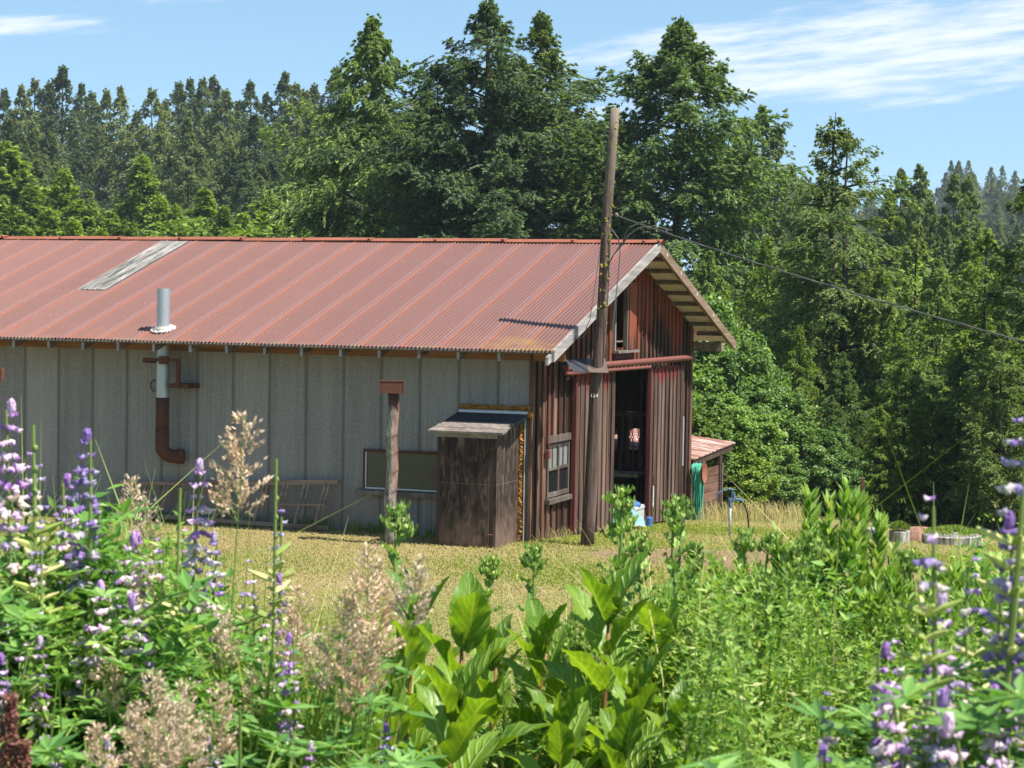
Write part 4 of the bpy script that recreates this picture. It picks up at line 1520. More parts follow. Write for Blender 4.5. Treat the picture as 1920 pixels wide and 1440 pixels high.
t3 = conifer('fir_tree', None, M['fir'], 24, [dict(H=17.5, R=3.7, base=.08, nb=340, ns=36, nl=36, leaf=.17, droop=.36, rise=.44, power=.85, knee=.31, lump=.32, hang=.36, tr=.019)])
stand(t3, 1276, 28, 71, 17.5, 'broad pointed conical fir rising behind the barn gable')
t5 = conifer('fir_tree', None, M['tip_fir'], 25, [
    dict(H=13.6, R=2.8, base=.12, nb=150, ns=28, nl=28, leaf=.135, droop=.30, rise=.28, power=.9, knee=.34, lump=.55, hang=.4, tr=.016, minr=.05),
    dict(H=13.1, R=2.0, base=.3, nb=95, ns=24, nl=26, leaf=.135, droop=.3, rise=.28, power=.9, knee=.34, lump=.55, hang=.4, org=(.45, .1, 0), tr=.015, minr=.05)])
stand(t5, 1565, 210, 55, 13.6, 'open twin topped fir standing clear against the sky right of the barn')

# --- trees of the far slope on the left and behind: narrow firs, four kinds
FARG = 'narrow firs of the wooded slope'
fars = []
for k in range(4):
    fars.append(conifer('slope_fir', None, M['far_fir'], 40 + k, [dict(H=30, thick=1.3, R=[4.2, 3.8, 4.7, 4.3][k], base=.12, nb=240, ns=16, nl=15, leaf=.38,
                        droop=[.45, .35, .5, .4][k], rise=.22, knee=[.36, .32, .40, .36][k], power=.9, lump=.3, hang=.45, tr=.010, wid=.34, limb_r=0)]))
rng = np.random.default_rng(77)
LF = 'narrow dark fir in the dense wood on the slope behind the barn roof'
tops = [(8, 165), (40, 155), (66, 142), (92, 150), (118, 122), (153, 152), (173, 166), (200, 165), (226, 160), (258, 205), (286, 160),
        (310, 185), (336, 152), (357, 143), (380, 140), (400, 140), (423, 166), (447, 185), (470, 145), (500, 172), (535, 133), (556, 152), (572, 162), (589, 155), (632, 124)]
for i, (px, py) in enumerate(tops):
    stand(fars[i % 4], px, py, 190 + 28 * rng.uniform(0, 1), 30, LF, FARG, rng.uniform(0, 6.28), sx=rng.uniform(.9, 1.15))
for i in range(46):
    px = rng.uniform(-120, 760)
    stand(fars[i % 4], px, rng.uniform(205, 300), rng.uniform(150, 188), 30, LF, FARG, rng.uniform(0, 6.28), sx=rng.uniform(.95, 1.25))
for i in range(26):
    stand(fars[(i * 3) % 4], rng.uniform(-120, 720), rng.uniform(290, 385), rng.uniform(126, 148), 30, LF, FARG, rng.uniform(0, 6.28), sx=rng.uniform(1.1, 1.4))
LR = 'distant narrow fir of the slope seen between the large firs behind the barn'
for i, (px, py) in enumerate([(760, 260), (800, 150), (850, 240), (1080, 260), (1140, 215), (1120, 240), (1160, 230), (1180, 250), (1380, 260), (1200, 300), (1500, 330)]):
    stand(fars[(i * 3) % 4], px, py, rng.uniform(150, 185), 30, LR, FARG, rng.uniform(0, 6.28), sx=.9)
# two darker firs behind the conical one
stand(fars[0], 1430, 196, 112, 30, 'dark spire fir peeking over the right shoulder of the conical fir', None, .4, sx=1.0)
stand(fars[2], 1457, 226, 108, 30, 'slightly lower dark fir beside the spire fir right of the conical fir', None, 2.4, sx=1.0)
stand(fars[1], 1395, 215, 118, 30, 'dark fir mostly hidden behind the conical fir', None, 3.3, sx=1.0)

# --- bright young firs in front of the slope
YG = 'bright young firs below the wooded slope'
youngs = [conifer('young_fir', None, M['young_fir'], 60 + k, [dict(H=12, R=[2.3, 2.0, 2.6][k], knee=.6, base=.05, nb=150, ns=20, nl=20, leaf=.28, droop=.2, rise=.45, power=.85, lump=.4, hang=.25, tr=.012, wid=.32)]) for k in range(3)]
for i, (px, py, Y) in enumerate([(268, 292, 118), (385, 352, 112), (8, 250, 122), (120, 315, 115), (60, 345, 108), (205, 385, 104), (330, 385, 104), (455, 398, 102), (500, 350, 112), (560, 400, 100),
                                 (640, 408, 92), (160, 362, 108), (-50, 320, 110), (700, 400, 92), (1050, 415, 86), (980, 420, 88), (90, 390, 98), (20, 372, 100), (300, 370, 106), (420, 385, 100), (240, 400, 96), (-20, 400, 94), (520, 405, 94), (590, 425, 90), (370, 412, 94), (140, 410, 92), (460, 425, 90), (190, 428, 90), (50, 425, 90)]):
    stand(youngs[i % 3], px, py, Y, 12, 'bright young fir just above the ridge of the red roof', YG, rng.uniform(0, 6.28), sx=rng.uniform(.95, 1.35))

# --- right hand woods
CG = 'cedars on the right skyline'
cedars = [conifer('cedar_tree', None, M['cedar'], 70 + k, [dict(H=20, R=[2.0, 2.3][k], knee=.45, base=.03, nb=190, ns=18, nl=18, leaf=.30, droop=.2, rise=.55, power=.6, lump=.2, hang=.5, tr=.012, wid=.4, limb_r=0)]) for k in range(2)]
for i, (px, py, Y) in enumerate([(1690, 312, 120), (1725, 304, 118), (1790, 322, 112), (1815, 326, 116), (1668, 350, 124), (1745, 370, 110), (1770, 400, 104)]):
    stand(cedars[i % 2], px, py, Y, 20, 'upright olive cedar on the right between the twin fir and the edge', CG, i * 1.3, sx=.9)
HG = 'distant firs on the hazy right ridge'
for i in range(60):
    px = rng.uniform(1480, 2050)
    Y = rng.uniform(420, 560)
    tops_ = 322 + 14 * math.sin(px * .02) + rng.uniform(-12, 22) + (20 if px < 1780 else 0)
    stand(fars[i % 4], px, tops_, Y, 30, 'distant bluish fir on the far ridge at the right', HG, rng.uniform(0, 6.28), sx=.9)
for i in range(60):
    px = rng.uniform(1430, 2080)
    Y = rng.uniform(200, 400)
    stand(fars[(i * 3) % 4], px, 345 + (400 - Y) * .38 + rng.uniform(-8, 22), Y, 30, 'fir of the right slope below the far ridge', 'firs of the right slope', rng.uniform(0, 6.28), sx=1.05)

# young conifers at the right edge of the lawn
edge = [conifer('edge_fir', None, m_, 80 + k, [dict(H=9, R=[2.1, 1.9, 2.1][k], knee=.55, base=.02, nb=150, ns=28, nl=22, leaf=.125, droop=[.35, .2, .3][k], rise=.4, power=.8, lump=.3, hang=.35, tr=.013, wid=.31)])
        for k, m_ in enumerate((M['young_fir'], M['tip_fir'], M['fir']))]
EL = [(1560, 740, 44.5, 2, 'dark low fir just left of the fence posts'), (1650, 760, 43.6, 0, 'low bright fir right behind the fence posts'), (1895, 770, 41.8, 2, 'low dark fir at the right edge of the lawn'), (1500, 610, 50, 0, 'light green fir above the maple bushes'), (1750, 720, 43.4, 0, 'low light green fir above the mossy log round'), (1840, 740, 42.6, 1, 'low olive fir right of the mossy log round'), (1935, 318, 43, 1, 'fir with pale new tips at the right edge of the picture'),
      (1850, 430, 49, 0, 'light green young fir left of the pale tipped fir at the right edge'),
      (1760, 480, 52, 2, 'dark young fir behind the log rounds on the right'),
      (1880, 600, 41, 1, 'small pale tipped fir low at the right edge'),
      (1655, 505, 54, 0, 'light green fir between the twin fir trunk and the log rounds'),
      (1700, 650, 44, 0, 'drooping bright fir close behind the soil heap'),
      (1800, 660, 43.5, 2, 'dark fir right behind the mossy log rounds'),
      (1580, 660, 46, 2, 'dark bushy fir behind the fence posts'),
      (1990, 480, 46, 0, 'young fir standing half outside the right edge'),
          (2130, 520, 45, 2, 'dark fir well beyond the right edge of the lawn'), (2230, 420, 50, 0, 'bright fir well beyond the right edge of the lawn'), (2360, 470, 47, 1, 'olive fir well beyond the right edge of the lawn'), (2480, 400, 54, 2, 'tall dark fir well beyond the right edge of the lawn'),
      (1500, 470, 60, 2, 'fir filling the gap left of the twin trunk'),
      (1440, 440, 62, 0, 'lighter fir below the shoulder of the conical fir'),
      (1620, 430, 63, 0, 'bright fir behind the twin trunk'),
      (1720, 415, 66, 1, 'olive fir right behind the twin fir'),
      (1810, 440, 70, 0, 'light green fir below the cedars'),
      (1330, 470, 60, 2, 'dark fir directly behind the brown rake board')]
for i, (px, py, Y, k, lb) in enumerate(EL):
    stand(edge[k], px, py, Y, 9, lb, 'firs along the right edge of the lawn', i * 1.1, sx=1.0 if Y < 50 else .9)


def leafy(name, mat_, seed, H, R, nlimb, nclus, per, leaf, crad, low=.1):
    """broadleaf shrub or maple: limbs and clusters of leaves through the crown"""
    rng = np.random.default_rng(seed)
    o = empty(name)
    g_, t_ = Geo(), Geo()
    c = []
    for k in range(nlimb):
        a = k * 2.4 + rng.uniform(-.4, .4)
        r = R * rng.uniform(.35, .85)
        h = H * rng.uniform(.45, .93)
        p = [(0, 0, -.2), (.18 * r * math.cos(a), .18 * r * math.sin(a), h * .35), (.6 * r * math.cos(a), .6 * r * math.sin(a), h * .75), (r * math.cos(a), r * math.sin(a), h)]
        t_.tube(p, [.018 * H, .012 * H, .006 * H, .003 * H], 6, cap=False)
    u = rng.normal(0, 1, (nclus, 3))
    u = unit(u) * rng.uniform(.45, 1.0, (nclus, 1)) ** .5
    cl = np.stack([u[:, 0] * R, u[:, 1] * R, H * (low + (1 - low) * (.5 + .5 * u[:, 2]))], 1)
    lob = 1 + .22 * np.sin(3 * np.arctan2(u[:, 1], u[:, 0]) + seed) * np.sin(4 * u[:, 2] + seed) + .16 * np.sin(7 * u[:, 0] + 5 * u[:, 2])
    cl[:, :2] *= lob[:, None]
    cl[:, 2] *= 1 + .10 * np.sin(5 * u[:, 0] + 4 * u[:, 1] + seed)
    cl[:, :2] *= (1 - .35 * np.clip(cl[:, 2:3] / H - .5, 0, .5) * 2)
    cl += rng.normal(0, .06 * R, cl.shape)
    j = np.repeat(np.arange(nclus), per)
    off = rng.normal(0, 1, (len(j), 3))
    off = unit(off) * rng.uniform(.2, 1, (len(j), 1)) * crad * rng.uniform(.6, 1.3, nclus)[j][:, None]
    off[:, 2] *= .6
    P = cl[j] + off
    out = unit(cl[j] - np.array([0, 0, H * .4]))
    D = unit(out * .5 + rng.normal(0, .6, (len(j), 3)) + np.array([0, 0, -.35]))
    N = unit(out * .6 + np.array([0, 0, 1.0]) + rng.normal(0, .45, (len(j), 3)))
    SS = unit(np.cross(D, N))
    l = leaf * rng.uniform(.6, 1.3, len(j))
    g_.leaves(P, D, SS, l, l * .85)
    t_.build('trunk', M['bark'], o)
    g_.build('crown', mat_, o)
    return o


maples = [leafy('maple_bush', M['maple'], 90, 5.2, 1.8, 9, 330, 110, .125, .36), leafy('maple_bush', M['maple'], 91, 5.0, 2.0, 9, 360, 110, .125, .36)]
shrubs = [leafy('shrub', M['shrub'], 92, 3.4, 1.5, 8, 170, 60, .12, .30), leafy('shrub', M['shrub'], 93, 3.4, 1.6, 8, 420, 70, .06, .20)]
ML = [(1338, 575, 45, 0, 'tall maple bush right behind the far corner of the barn'), (1405, 660, 44, 1, 'rounded maple bush behind the lean-to roof'),
      (1470, 745, 43.5, 0, 'maple bush behind the round rusty steel pipe'), (1385, 760, 42.5, 1, 'low maple bush directly above the yard hydrant'),
      (1550, 815, 43.5, 1, 'low maple bush left of the fence posts'), (1455, 840, 42.5, 0, 'small maple bush at the dry grass edge'),
      (1310, 700, 44, 1, 'maple bush half hidden by the barn gable corner')]
for i, (px, py, Y, k, lb) in enumerate(ML):
    stand(maples[k], px, py, Y, [5.2, 5.0][k], lb, 'broadleaf bushes along the edge of the woods', i * 1.9, cat='bush', sx=.80 if py < 700 else 1.15)
SLB = [(1330, 775, 41.8, 'pale yellow green shrub beside the lean-to roof'), (1395, 850, 41.5, 'small pale shrub behind the lean-to post'),
       (1600, 500, 75, 'sunlit yellow green shrub glowing between the twin trunk firs'), (1480, 490, 78, 'sunlit pale shrub left of the twin trunk'), (1680, 560, 72, 'sunlit pale shrub right of the twin trunk'),
       (620, 422, 84, 'rounded pale shrub just above the roof ridge'), (330, 436, 86, 'low pale shrub above the roof ridge')]
for i, (px, py, Y, lb) in enumerate(SLB):
    stand(shrubs[1 if Y > 60 else 0], px, py, Y, 3.4, lb, 'pale shrubs', i * 1.3, cat='shrub', sx=1.4 if Y > 60 else 1.1)

# ------------------------------------------------------------------ lawn grass and ground cover
def blades(geo, P, h, w, bend, rng, az=None):
    """grass blades: two quads each"""
    n = len(P)
    az = rng.uniform(0, 2 * np.pi, n) if az is None else az
    d = np.stack([np.cos(az), np.sin(az), np.zeros(n)], 1)
    s = np.stack([-np.sin(az + rng.normal(0, .6, n)), np.cos(az + rng.normal(0, .6, n)), np.zeros(n)], 1)
    h, w, b = (np.broadcast_to(np.asarray(q, float), n)[:, None] for q in (h, w, bend))
    up = np.array([0, 0, 1.0])
    p1 = P + up * h * .55 + d * b * h * .25
    p2 = P + up * h * (1 - .25 * b) + d * b * h
    V = np.stack([P - s * w * .5, P + s * w * .5, p1 + s * w * .42, p1 - s * w * .42, p2 + s * w * .06, p2 - s * w * .06], 1).reshape(-1, 3)
    i = np.arange(n)[:, None] * 6
    F = np.concatenate([i + np.array([[0, 1, 2, 3]]), i + np.array([[3, 2, 4, 5]])])
    uv = np.tile(np.array([[0, 0], [1, 0], [1, .5], [0, .5], [1, 1], [0, 1]]), (n, 1))
    geo.add(V, F, uv)


M['dry_grass'] = foliage('dry lawn grass', [(0.0, (.33, .265, .12)), (0.35, (.52, .42, .21)), (0.6, (.40, .37, .14)), (0.8, (.62, .52, .31)), (1.0, (.31, .32, .11))], .55, objvar=0, tint=(1.3, 1.3, 1.0))
M['lawn_green'] = foliage('green lawn grass', [(0.0, (0.118, 0.161, 0.029)), (0.5, (0.237, 0.290, 0.056)), (1.0, (0.422, 0.435, 0.113))], .55, objvar=0)
M['weed'] = foliage('weed leaves', [(0.0, (0.088, 0.177, 0.028)), (0.4, (0.177, 0.313, 0.050)), (0.75, (0.277, 0.413, 0.077)), (0.93, (0.389, 0.496, 0.130)), (1.0, (0.496, 0.472, 0.236))], .40, objvar=.0)
M['weed_dark'] = foliage('darker weed leaves', [(0.0, (0.060, 0.154, 0.029)), (0.5, (0.128, 0.278, 0.054)), (0.85, (0.218, 0.388, 0.082)), (1.0, (0.377, 0.522, 0.144))], .40, objvar=.0)
M['stem'] = plain('green stem', (.16, .22, .05), .6, var=.3)
M['grass_tall'] = foliage('tall grass blades', [(0.0, (0.104, 0.189, 0.027)), (0.5, (0.208, 0.311, 0.054)), (0.85, (0.356, 0.419, 0.095)), (1.0, (0.668, 0.567, 0.270))], .40, objvar=.0)

rng = np.random.default_rng(31)
n = 680000
y = 13 + 24 * rng.uniform(0, 1, n) ** .8
x = y * rng.uniform(-.52, .56, n)
l_ = (x - BO[0]) * BL[0] + (y - BO[1]) * BL[1]
g__ = (x - BO[0]) * BG[0] + (y - BO[1]) * BG[1]
keep = (np.abs(x / y - .02) < .30 + .22 * rng.uniform(0, 1, n) ** 1.5) & (y > 13 + 6 * rng.uniform(0, 1, n) ** 1.5) & ~((g__ > -.02) & (l_ < .05)) & (g__ < 12.6) & ~((((x - 3.6) * .4) ** 2 + ((y - 27.7) * .95) ** 2 < 1.0) & (rng.uniform(0, 1, n) < .8))
x, y = x[keep], y[keep]
pat = np.sin(x * .9 + 1.3 * np.sin(y * .5)) + np.sin(y * 1.3 + x * .4) + rng.normal(0, .7, len(x))
gsel = pat > .35
for sel, nm, mt, hh in ((~gsel, 'dry_lawn_grass', M['dry_grass'], (.018, .045)), (gsel, 'green_lawn_grass', M['lawn_green'], (.020, .055))):
    q = Geo()
    P = np.stack([x[sel], y[sel], gz(x[sel], y[sel]) - .005], 1)
    blades(q, P, rng.uniform(*hh, len(P)), .014, rng.uniform(.2, .8, len(P)), rng)
    tag(q.build(nm, mt), kind='stuff')
# longer tufts along the foot of the walls and at the edge of the lawn
q, q2 = Geo(), Geo()
n = 2600
l_ = rng.uniform(-11, 0, n)
g__ = -.06 - .16 * rng.uniform(0, 1, n) ** 2
k = (l_ < -1.1) & (np.sin(l_ * 5) + np.sin(l_ * 11.3) + rng.normal(0, .8, n) > -.3)
l_, g__ = l_[k], g__[k]
X, Y_ = BO[0] + BL[0] * l_ + BG[0] * g__, BO[1] + BL[1] * l_ + BG[1] * g__
blades(q, np.stack([X, Y_, gz(X, Y_)], 1), rng.uniform(.06, .24, len(X)), .014, rng.uniform(.1, .6, len(X)), rng)
n = 9000
X, Y_ = rng.uniform(2.2, 13, n), rng.uniform(34, 42, n)
g__ = (X - BO[0]) * BG[0] + (Y_ - BO[1]) * BG[1]
k = (g__ > 9.0 + .6 * np.sin(X * 1.3)) & (g__ < 13) & (X > 3.3) & (X < 5.9)
X, Y_ = X[k], Y_[k]
blades(q2, np.stack([X, Y_, gz(X, Y_)], 1), rng.uniform(.08, .42, len(X)), .016, rng.uniform(.1, .6, len(X)), rng)
n = 170
g__ = rng.uniform(0, 4.5, n)
l_ = rng.uniform(.02, .35, n)
X, Y_ = BO[0] + BL[0] * l_ + BG[0] * g__, BO[1] + BL[1] * l_ + BG[1] * g__
blades(q2, np.stack([X, Y_, gz(X, Y_)], 1), rng.uniform(.05, .26, n), .010, rng.uniform(.1, .8, n), rng)
tag(q.build('wall_foot_grass', M['lawn_green']), kind='stuff')
tag(q2.build('tall_dry_grass', M['dry_grass']), kind='stuff')

# ------------------------------------------------------------------ the flower bank in front
def skyline(px):
    """picture height of the weed tops along the bank, used to choose how tall the weeds grow"""
    return np.interp(px, [-1200, 0, 150, 330, 420, 520, 640, 720, 900, 1000, 1120, 1300, 1420, 1540, 1640, 1740, 1920, 3100],
                     [960, 985, 985, 1010, 1090, 1150, 1250, 1260, 1270, 1230, 1180, 1075, 1070, 1045, 1060, 1075, 1050, 1010])


def at_np(px, py, Y):
    du, dv = px - 960, py - 720
    c, s = math.cos(ROLL), math.sin(ROLL)
    u, v = du * c + dv * s, -du * s + dv * c
    dx, dy, dz = u / FPX, 1.0, -v / FPX
    ct, st = math.cos(TILT), math.sin(TILT)
    D = np.stack([dx, dy * ct + dz * st, -dy * st + dz * ct], -1)
    return np.array([0, 0, CAM_H]) + D * (Y / D[:, 1])[:, None]


def weeds(name, mat_, seed, n, xr, Yr, leaf, per, extra, wid=.5, spread=.06, stem=True, flat=.5):
    """many thin leafy stems that nobody could count"""
    rng = np.random.default_rng(seed)
    nc_ = n // 9
    kk = rng.integers(0, nc_, n)
    px = rng.uniform(*xr, nc_)[kk] + rng.normal(0, 20, n)
    Y = rng.uniform(*Yr, nc_)[kk] + rng.normal(0, .06, n)
    py = skyline(px) + extra * rng.uniform(0, 1, nc_)[kk] ** .8 + rng.normal(0, 40, n)
    T = at_np(px, py, Y)
    zb = gz(T[:, 0], T[:, 1])
    L = np.clip(T[:, 2] - zb, .15, 1.3)
    lean = rng.normal(0, .10, (n, 2))
    q = Geo()
    j = np.repeat(np.arange(n), per)
    t = rng.uniform(0, 1, len(j)) ** .8
    z = T[j, 2] - (1 - t) * np.minimum(L[j], .62)
    P = np.stack([T[j, 0] + lean[j, 0] * (t - 1) + rng.normal(0, spread * .35, len(j)), T[j, 1] + lean[j, 1] * (t - 1) + rng.normal(0, spread * .35, len(j)), z], 1)
    az = rng.uniform(0, 2 * np.pi, len(j))
    D = unit(np.stack([np.cos(az), np.sin(az), rng.normal(.35, .45, len(j))], 1))
    N = unit(np.stack([rng.normal(0, flat, len(j)), rng.normal(0, flat, len(j)), np.ones(len(j))], 1))
    SS = unit(np.cross(D, N))
    l = leaf * rng.uniform(.5, 1.4, len(j)) * (1.15 - .5 * t)
    q.leaves(P, D, SS, l, l * wid, .1)
    if stem:
        a = T.copy()
        a[:, 2] = T[:, 2] - np.minimum(L, .7)
        a[:, :2] -= lean * 1.0
        D = unit(T - a)
        SS = unit(np.cross(D, np.tile([0.2, 1.0, 0], (n, 1))))
        q.leaves(a, D, SS, np.linalg.norm(T - a, axis=1), .006)
    return tag(q.build(name, mat_), kind='stuff')


weeds('weeds', M['weed'], 1, 1200, (640, 2250), (4.8, 7.2), .040, 85, 330, .32, flat=.8)
weeds('weeds', M['weed'], 2, 800, (1330, 2200), (3.6, 5.0), .032, 95, 380, .28, flat=.8)
weeds('weeds', M['weed'], 6, 420, (600, 1340), (4.4, 5.2), .036, 80, 200, .35)
weeds('weeds', M['weed_dark'], 3, 1000, (-350, 720), (3.5, 5.6), .050, 70, 400, .36)
weeds('weeds', M['weed'], 4, 620, (-350, 700), (3.4, 5.2), .036, 60, 360, .34)
weeds('weeds', M['weed_dark'], 5, 300, (900, 2200), (4.6, 6.5), .060, 50, 420, .40)
for xr_, s_ in (((-1150, -340), 11), ((2230, 3100), 12)):
    weeds('weeds', M['weed'], s_, 700, xr_, (3.8, 7.0), .042, 70, 380, .32, flat=.8)
    weeds('weeds', M['weed_dark'], s_ + 5, 350, xr_, (3.6, 6.0), .052, 60, 400, .36)
q = Geo()
rng = np.random.default_rng(8)
n = 4600
px, Y = rng.uniform(-350, 2250, n), rng.uniform(4.2, 6.8, n)
py = skyline(px) + rng.normal(45, 95, n)
T = at_np(px, py, Y)
zb = np.maximum(gz(T[:, 0], T[:, 1]), T[:, 2] - .75)
blades(q, np.stack([T[:, 0], T[:, 1], zb], 1), np.maximum(T[:, 2] - zb, .1), rng.uniform(.003, .0065, n), rng.uniform(.05, .85, n), rng)
n = 700
px, Y = rng.uniform(430, 720, n), rng.uniform(3.4, 4.6, n)
T = at_np(px, rng.uniform(1130, 1420, n), Y)
blades(q, T - np.array([0, 0, .4]), .4, rng.uniform(.005, .009, n), rng.uniform(.05, .3, n), rng)
tag(q.build('tall_grass', M['grass_tall']), kind='stuff')


# --- broad leaved plants ------------------------------------------------------
def broad_mat():
    m, w = new_mat('large veined leaf')
    uv = w.n('ShaderNodeUVMap', {'uv_map': 'uv'}).outputs[0]
    u, v, _ = w.sep(uv)
    a = w.math('ABSOLUTE', w.math('SUBTRACT', u, 0.5))
    mid = w.math('SUBTRACT', 1.0, w.step(a, 0.012, 0.055))
    ph = w.math('FRACT', w.math('MULTIPLY', w.math('SUBTRACT', v, w.math('MULTIPLY', a, 0.55)), 8.0))
    side = w.math('SUBTRACT', 1.0, w.step(w.math('ABSOLUTE', w.math('SUBTRACT', ph, 0.5)), 0.03, 0.24))
    vein = w.math('MAXIMUM', mid, w.math('MULTIPLY', side, 0.5))
    rnd = w.n('ShaderNodeNewGeometry').outputs['Random Per Island']
    n = w.noise(w.obj(), 30, 4)
    base = w.ramp(w.math('ADD', w.math('MULTIPLY', rnd, .7), w.math('MULTIPLY', n, .35)), [(0.2, (.095, .205, .018)), (0.6, (.155, .285, .022)), (1.0, (.23, .35, .035))])
    col = w.mix(w.math('MULTIPLY', vein, 0.62), base, (.40, .50, .12))
    edge = w.step(w.math('ADD', a, w.math('MULTIPLY', w.noise(w.obj(), 14, 3), .35)), 0.60, 0.72)
    col = w.mix(w.math('MULTIPLY', edge, 0.55), col, (.30, .27, .045))
    spots = w.step(w.noise(w.obj(), 55, 2, .5), 0.70, 0.76)
    col = w.mix(w.math('MULTIPLY', spots, 0.6), col, (.17, .12, .04))
    bp = w.n('ShaderNodeBump', None, Height=vein, Strength=0.7, Distance=0.006)
    bp.invert = True
    d = w.n('ShaderNodeBsdfPrincipled', None, Base_Color=col, Roughness=0.42)
    d.inputs['Specular IOR Level'].default_value = 0.4
    w.t.links.new(bp.outputs[0], d.inputs['Normal'])
    t = w.n('ShaderNodeBsdfTranslucent', None, Color=w.mix(1.0, col, (1.5, 1.45, .4), 'MULTIPLY'))
    mx = w.n('ShaderNodeMixShader', None, _0=0.42, _1=d.outputs[0], _2=t.outputs[0])
    o = w.n('ShaderNodeOutputMaterial')
    w.t.links.new(mx.outputs[0], o.inputs[0])
    return m


M['broad'] = broad_mat()
M['red_stem'] = plain('reddish stem', (.22, .095, .040), .5, var=.35)


def leaf_blade(geo, base, az, pitch, L, W, curl, fold, rng, tipw=.0, nv=11, nu=6, wav=.012):
    """one broad leaf as a folded, drooping, slightly wavy sheet"""
    ts = np.linspace(0, 1, nv)
    wv = W * np.clip(np.sin(np.pi * np.clip(ts * .97 + .03, 0, 1) ** .80) ** .85, .02, 1)
    wv[0] = W * .07
    wv[-1] = W * .015
    ang = pitch - curl * ts ** 1.4
    step = L / (nv - 1)
    r, z = np.zeros(nv), np.zeros(nv)
    for i in range(1, nv):
        a = (ang[i] + ang[i - 1]) / 2
        r[i], z[i] = r[i - 1] + math.cos(a) * step, z[i - 1] + math.sin(a) * step
    V, UV = [], []
    ph = rng.uniform(0, 6)
    for i in range(nv):
        for k in range(nu + 1):
            s = (k / nu - .5) * 2
            off = s * wv[i] / 2
            up = abs(off) * fold + wav * math.sin(ts[i] * 17 + ph + s * 2) * abs(s) ** 2 * (wv[i] / W)
            n_r, n_z = -math.sin(ang[i]), math.cos(ang[i])
            rr, zz_ = r[i] + n_r * up, z[i] + n_z * up
            c_, s_ = math.cos(az), math.sin(az)
            V.append((base[0] + rr * c_ - off * s_, base[1] + rr * s_ + off * c_, base[2] + zz_))
            UV.append((.5 + s * .5, ts[i]))
    V = np.array(V)
    i = np.arange((nv - 1) * nu)
    r_i, c_i = i // nu, i % nu
    q = r_i * (nu + 1) + c_i
    geo.add(V, np.stack([q, q + 1, q + nu + 2, q + nu + 1], 1), np.array(UV))


def broad_plant(seed, H=1.0, pairs=6):
    rng = np.random.default_rng(seed)
    o = empty('broad_leaved_plant')
    st = Geo()
    H = H * .82
    pts = [(.012 * math.sin(k * 1.1 + seed), .012 * math.cos(k * .9 + seed), H * k / 8) for k in range(9)]
    st.tube(pts, [.011 - .0008 * k for k in range(9)], 8)

    st.build('stem', M['red_stem'], o, True)
    az = rng.uniform(0, 6.28)
    lf = Geo()
    for k in range(pairs):
        f = k / (pairs - 1)
        h = H * (.42 + .565 * f ** .9)
        for sgn in (0, math.pi):
            L = (.27 - .07 * f ** 2) * rng.uniform(.85, 1.12)
            leaf_blade(lf, (.008 * math.cos(az + sgn), .008 * math.sin(az + sgn), h), az + sgn + rng.normal(0, .2), .62 + .62 * f + rng.normal(0, .10), L, L * rng.uniform(.42, .50),
                       .75 - .35 * f + rng.normal(0, .15), .30 + .18 * f, rng)
        az += math.pi / 2 + rng.normal(0, .15)
    for sgn in (0, 2.1, 4.2):
        leaf_blade(lf, (0, 0, H * .985), az + sgn, 1.38, rng.uniform(.12, .16), .05, .15, .6, rng)
    lf.build('leaves', M['broad'], o, True)
    return o


bp = [broad_plant(300 + k, 1.0, [6, 5, 6][k]) for k in range(3)]
BP = [(752, 1062, 4.5, 'broad leaved plant left of the others, just below the box post'),
      (862, 1082, 4.2, 'second broad leaved plant from the left with a reddish stem'),
      (1108, 1028, 4.4, 'tallest broad leaved plant, its top leaf below the barn door'),
      (1010, 1110, 4.6, 'broad leaved plant in the middle of the group, shaded by the tallest'),
      (1230, 1110, 4.5, 'broad leaved plant right of the tallest one'),
      (1165, 1190, 4.1, 'broad leaved plant low in front of the tallest one'),
      (1300, 1275, 4.0, 'small broad leaved plant at the lower right of the group'),
      (835, 1225, 3.8, 'short broad leaved plant at the bottom in front of the second one'),
      (1070, 1260, 3.9, 'low broad leaved plant at the bottom in the middle of the group'),
      (945, 1150, 4.7, 'narrow broad leaved plant half hidden behind the second one'),
      (745, 1205, 4.1, 'broad leaved plant low in front of the leftmost one'),
      (1200, 1310, 3.8, 'lowest broad leaved plant at the bottom edge right of the middle'),
      (1370, 1330, 4.2, 'broad leaved plant at the far lower right of the group')]
for i, (px, py, Y, lb) in enumerate(BP):
    P = at(px, py, Y)
    zb = float(gz(P.x, Y))
    s = max(P.z - zb, .62)
    place(bp[i % 3], (P.x, Y, P.z - s), i * 1.9 + .4, s, lb, 'broad leaved plants in front of the barn', (0.04 * math.sin(i * 2.2), 0.05 * math.cos(i * 1.7)), 'plant')


# --- lupines -------------------------------------------------------------------
M['lupine_leaf'] = foliage('lupine leaflets', [(0.0, (0.070, 0.172, 0.040)), (0.5, (0.149, 0.306, 0.072)), (1.0, (0.277, 0.450, 0.134))], .4, objvar=.15)
M['petal'] = foliage('purple lupine petals', [(0.0, (.28, .13, .42)), (0.22, (.42, .26, .55)), (0.45, (.56, .42, .64)), (0.7, (.68, .58, .69)), (1.0, (.78, .73, .71))], .35, objvar=.25, tint=(1.1, 1, 1.1))
M['faded_petal'] = foliage('faded lupine petals', [(0.0, (.34, .24, .52)), (0.3, (.55, .46, .60)), (0.6, (.68, .60, .50)), (1.0, (.76, .70, .62))], .35, objvar=.2, tint=(1.1, 1, 1))
M['pod'] = foliage('fuzzy green pods', [(0.0, (0.263, 0.350, 0.075)), (0.6, (0.433, 0.488, 0.150)), (1.0, (0.656, 0.625, 0.300))], .25, objvar=.1)


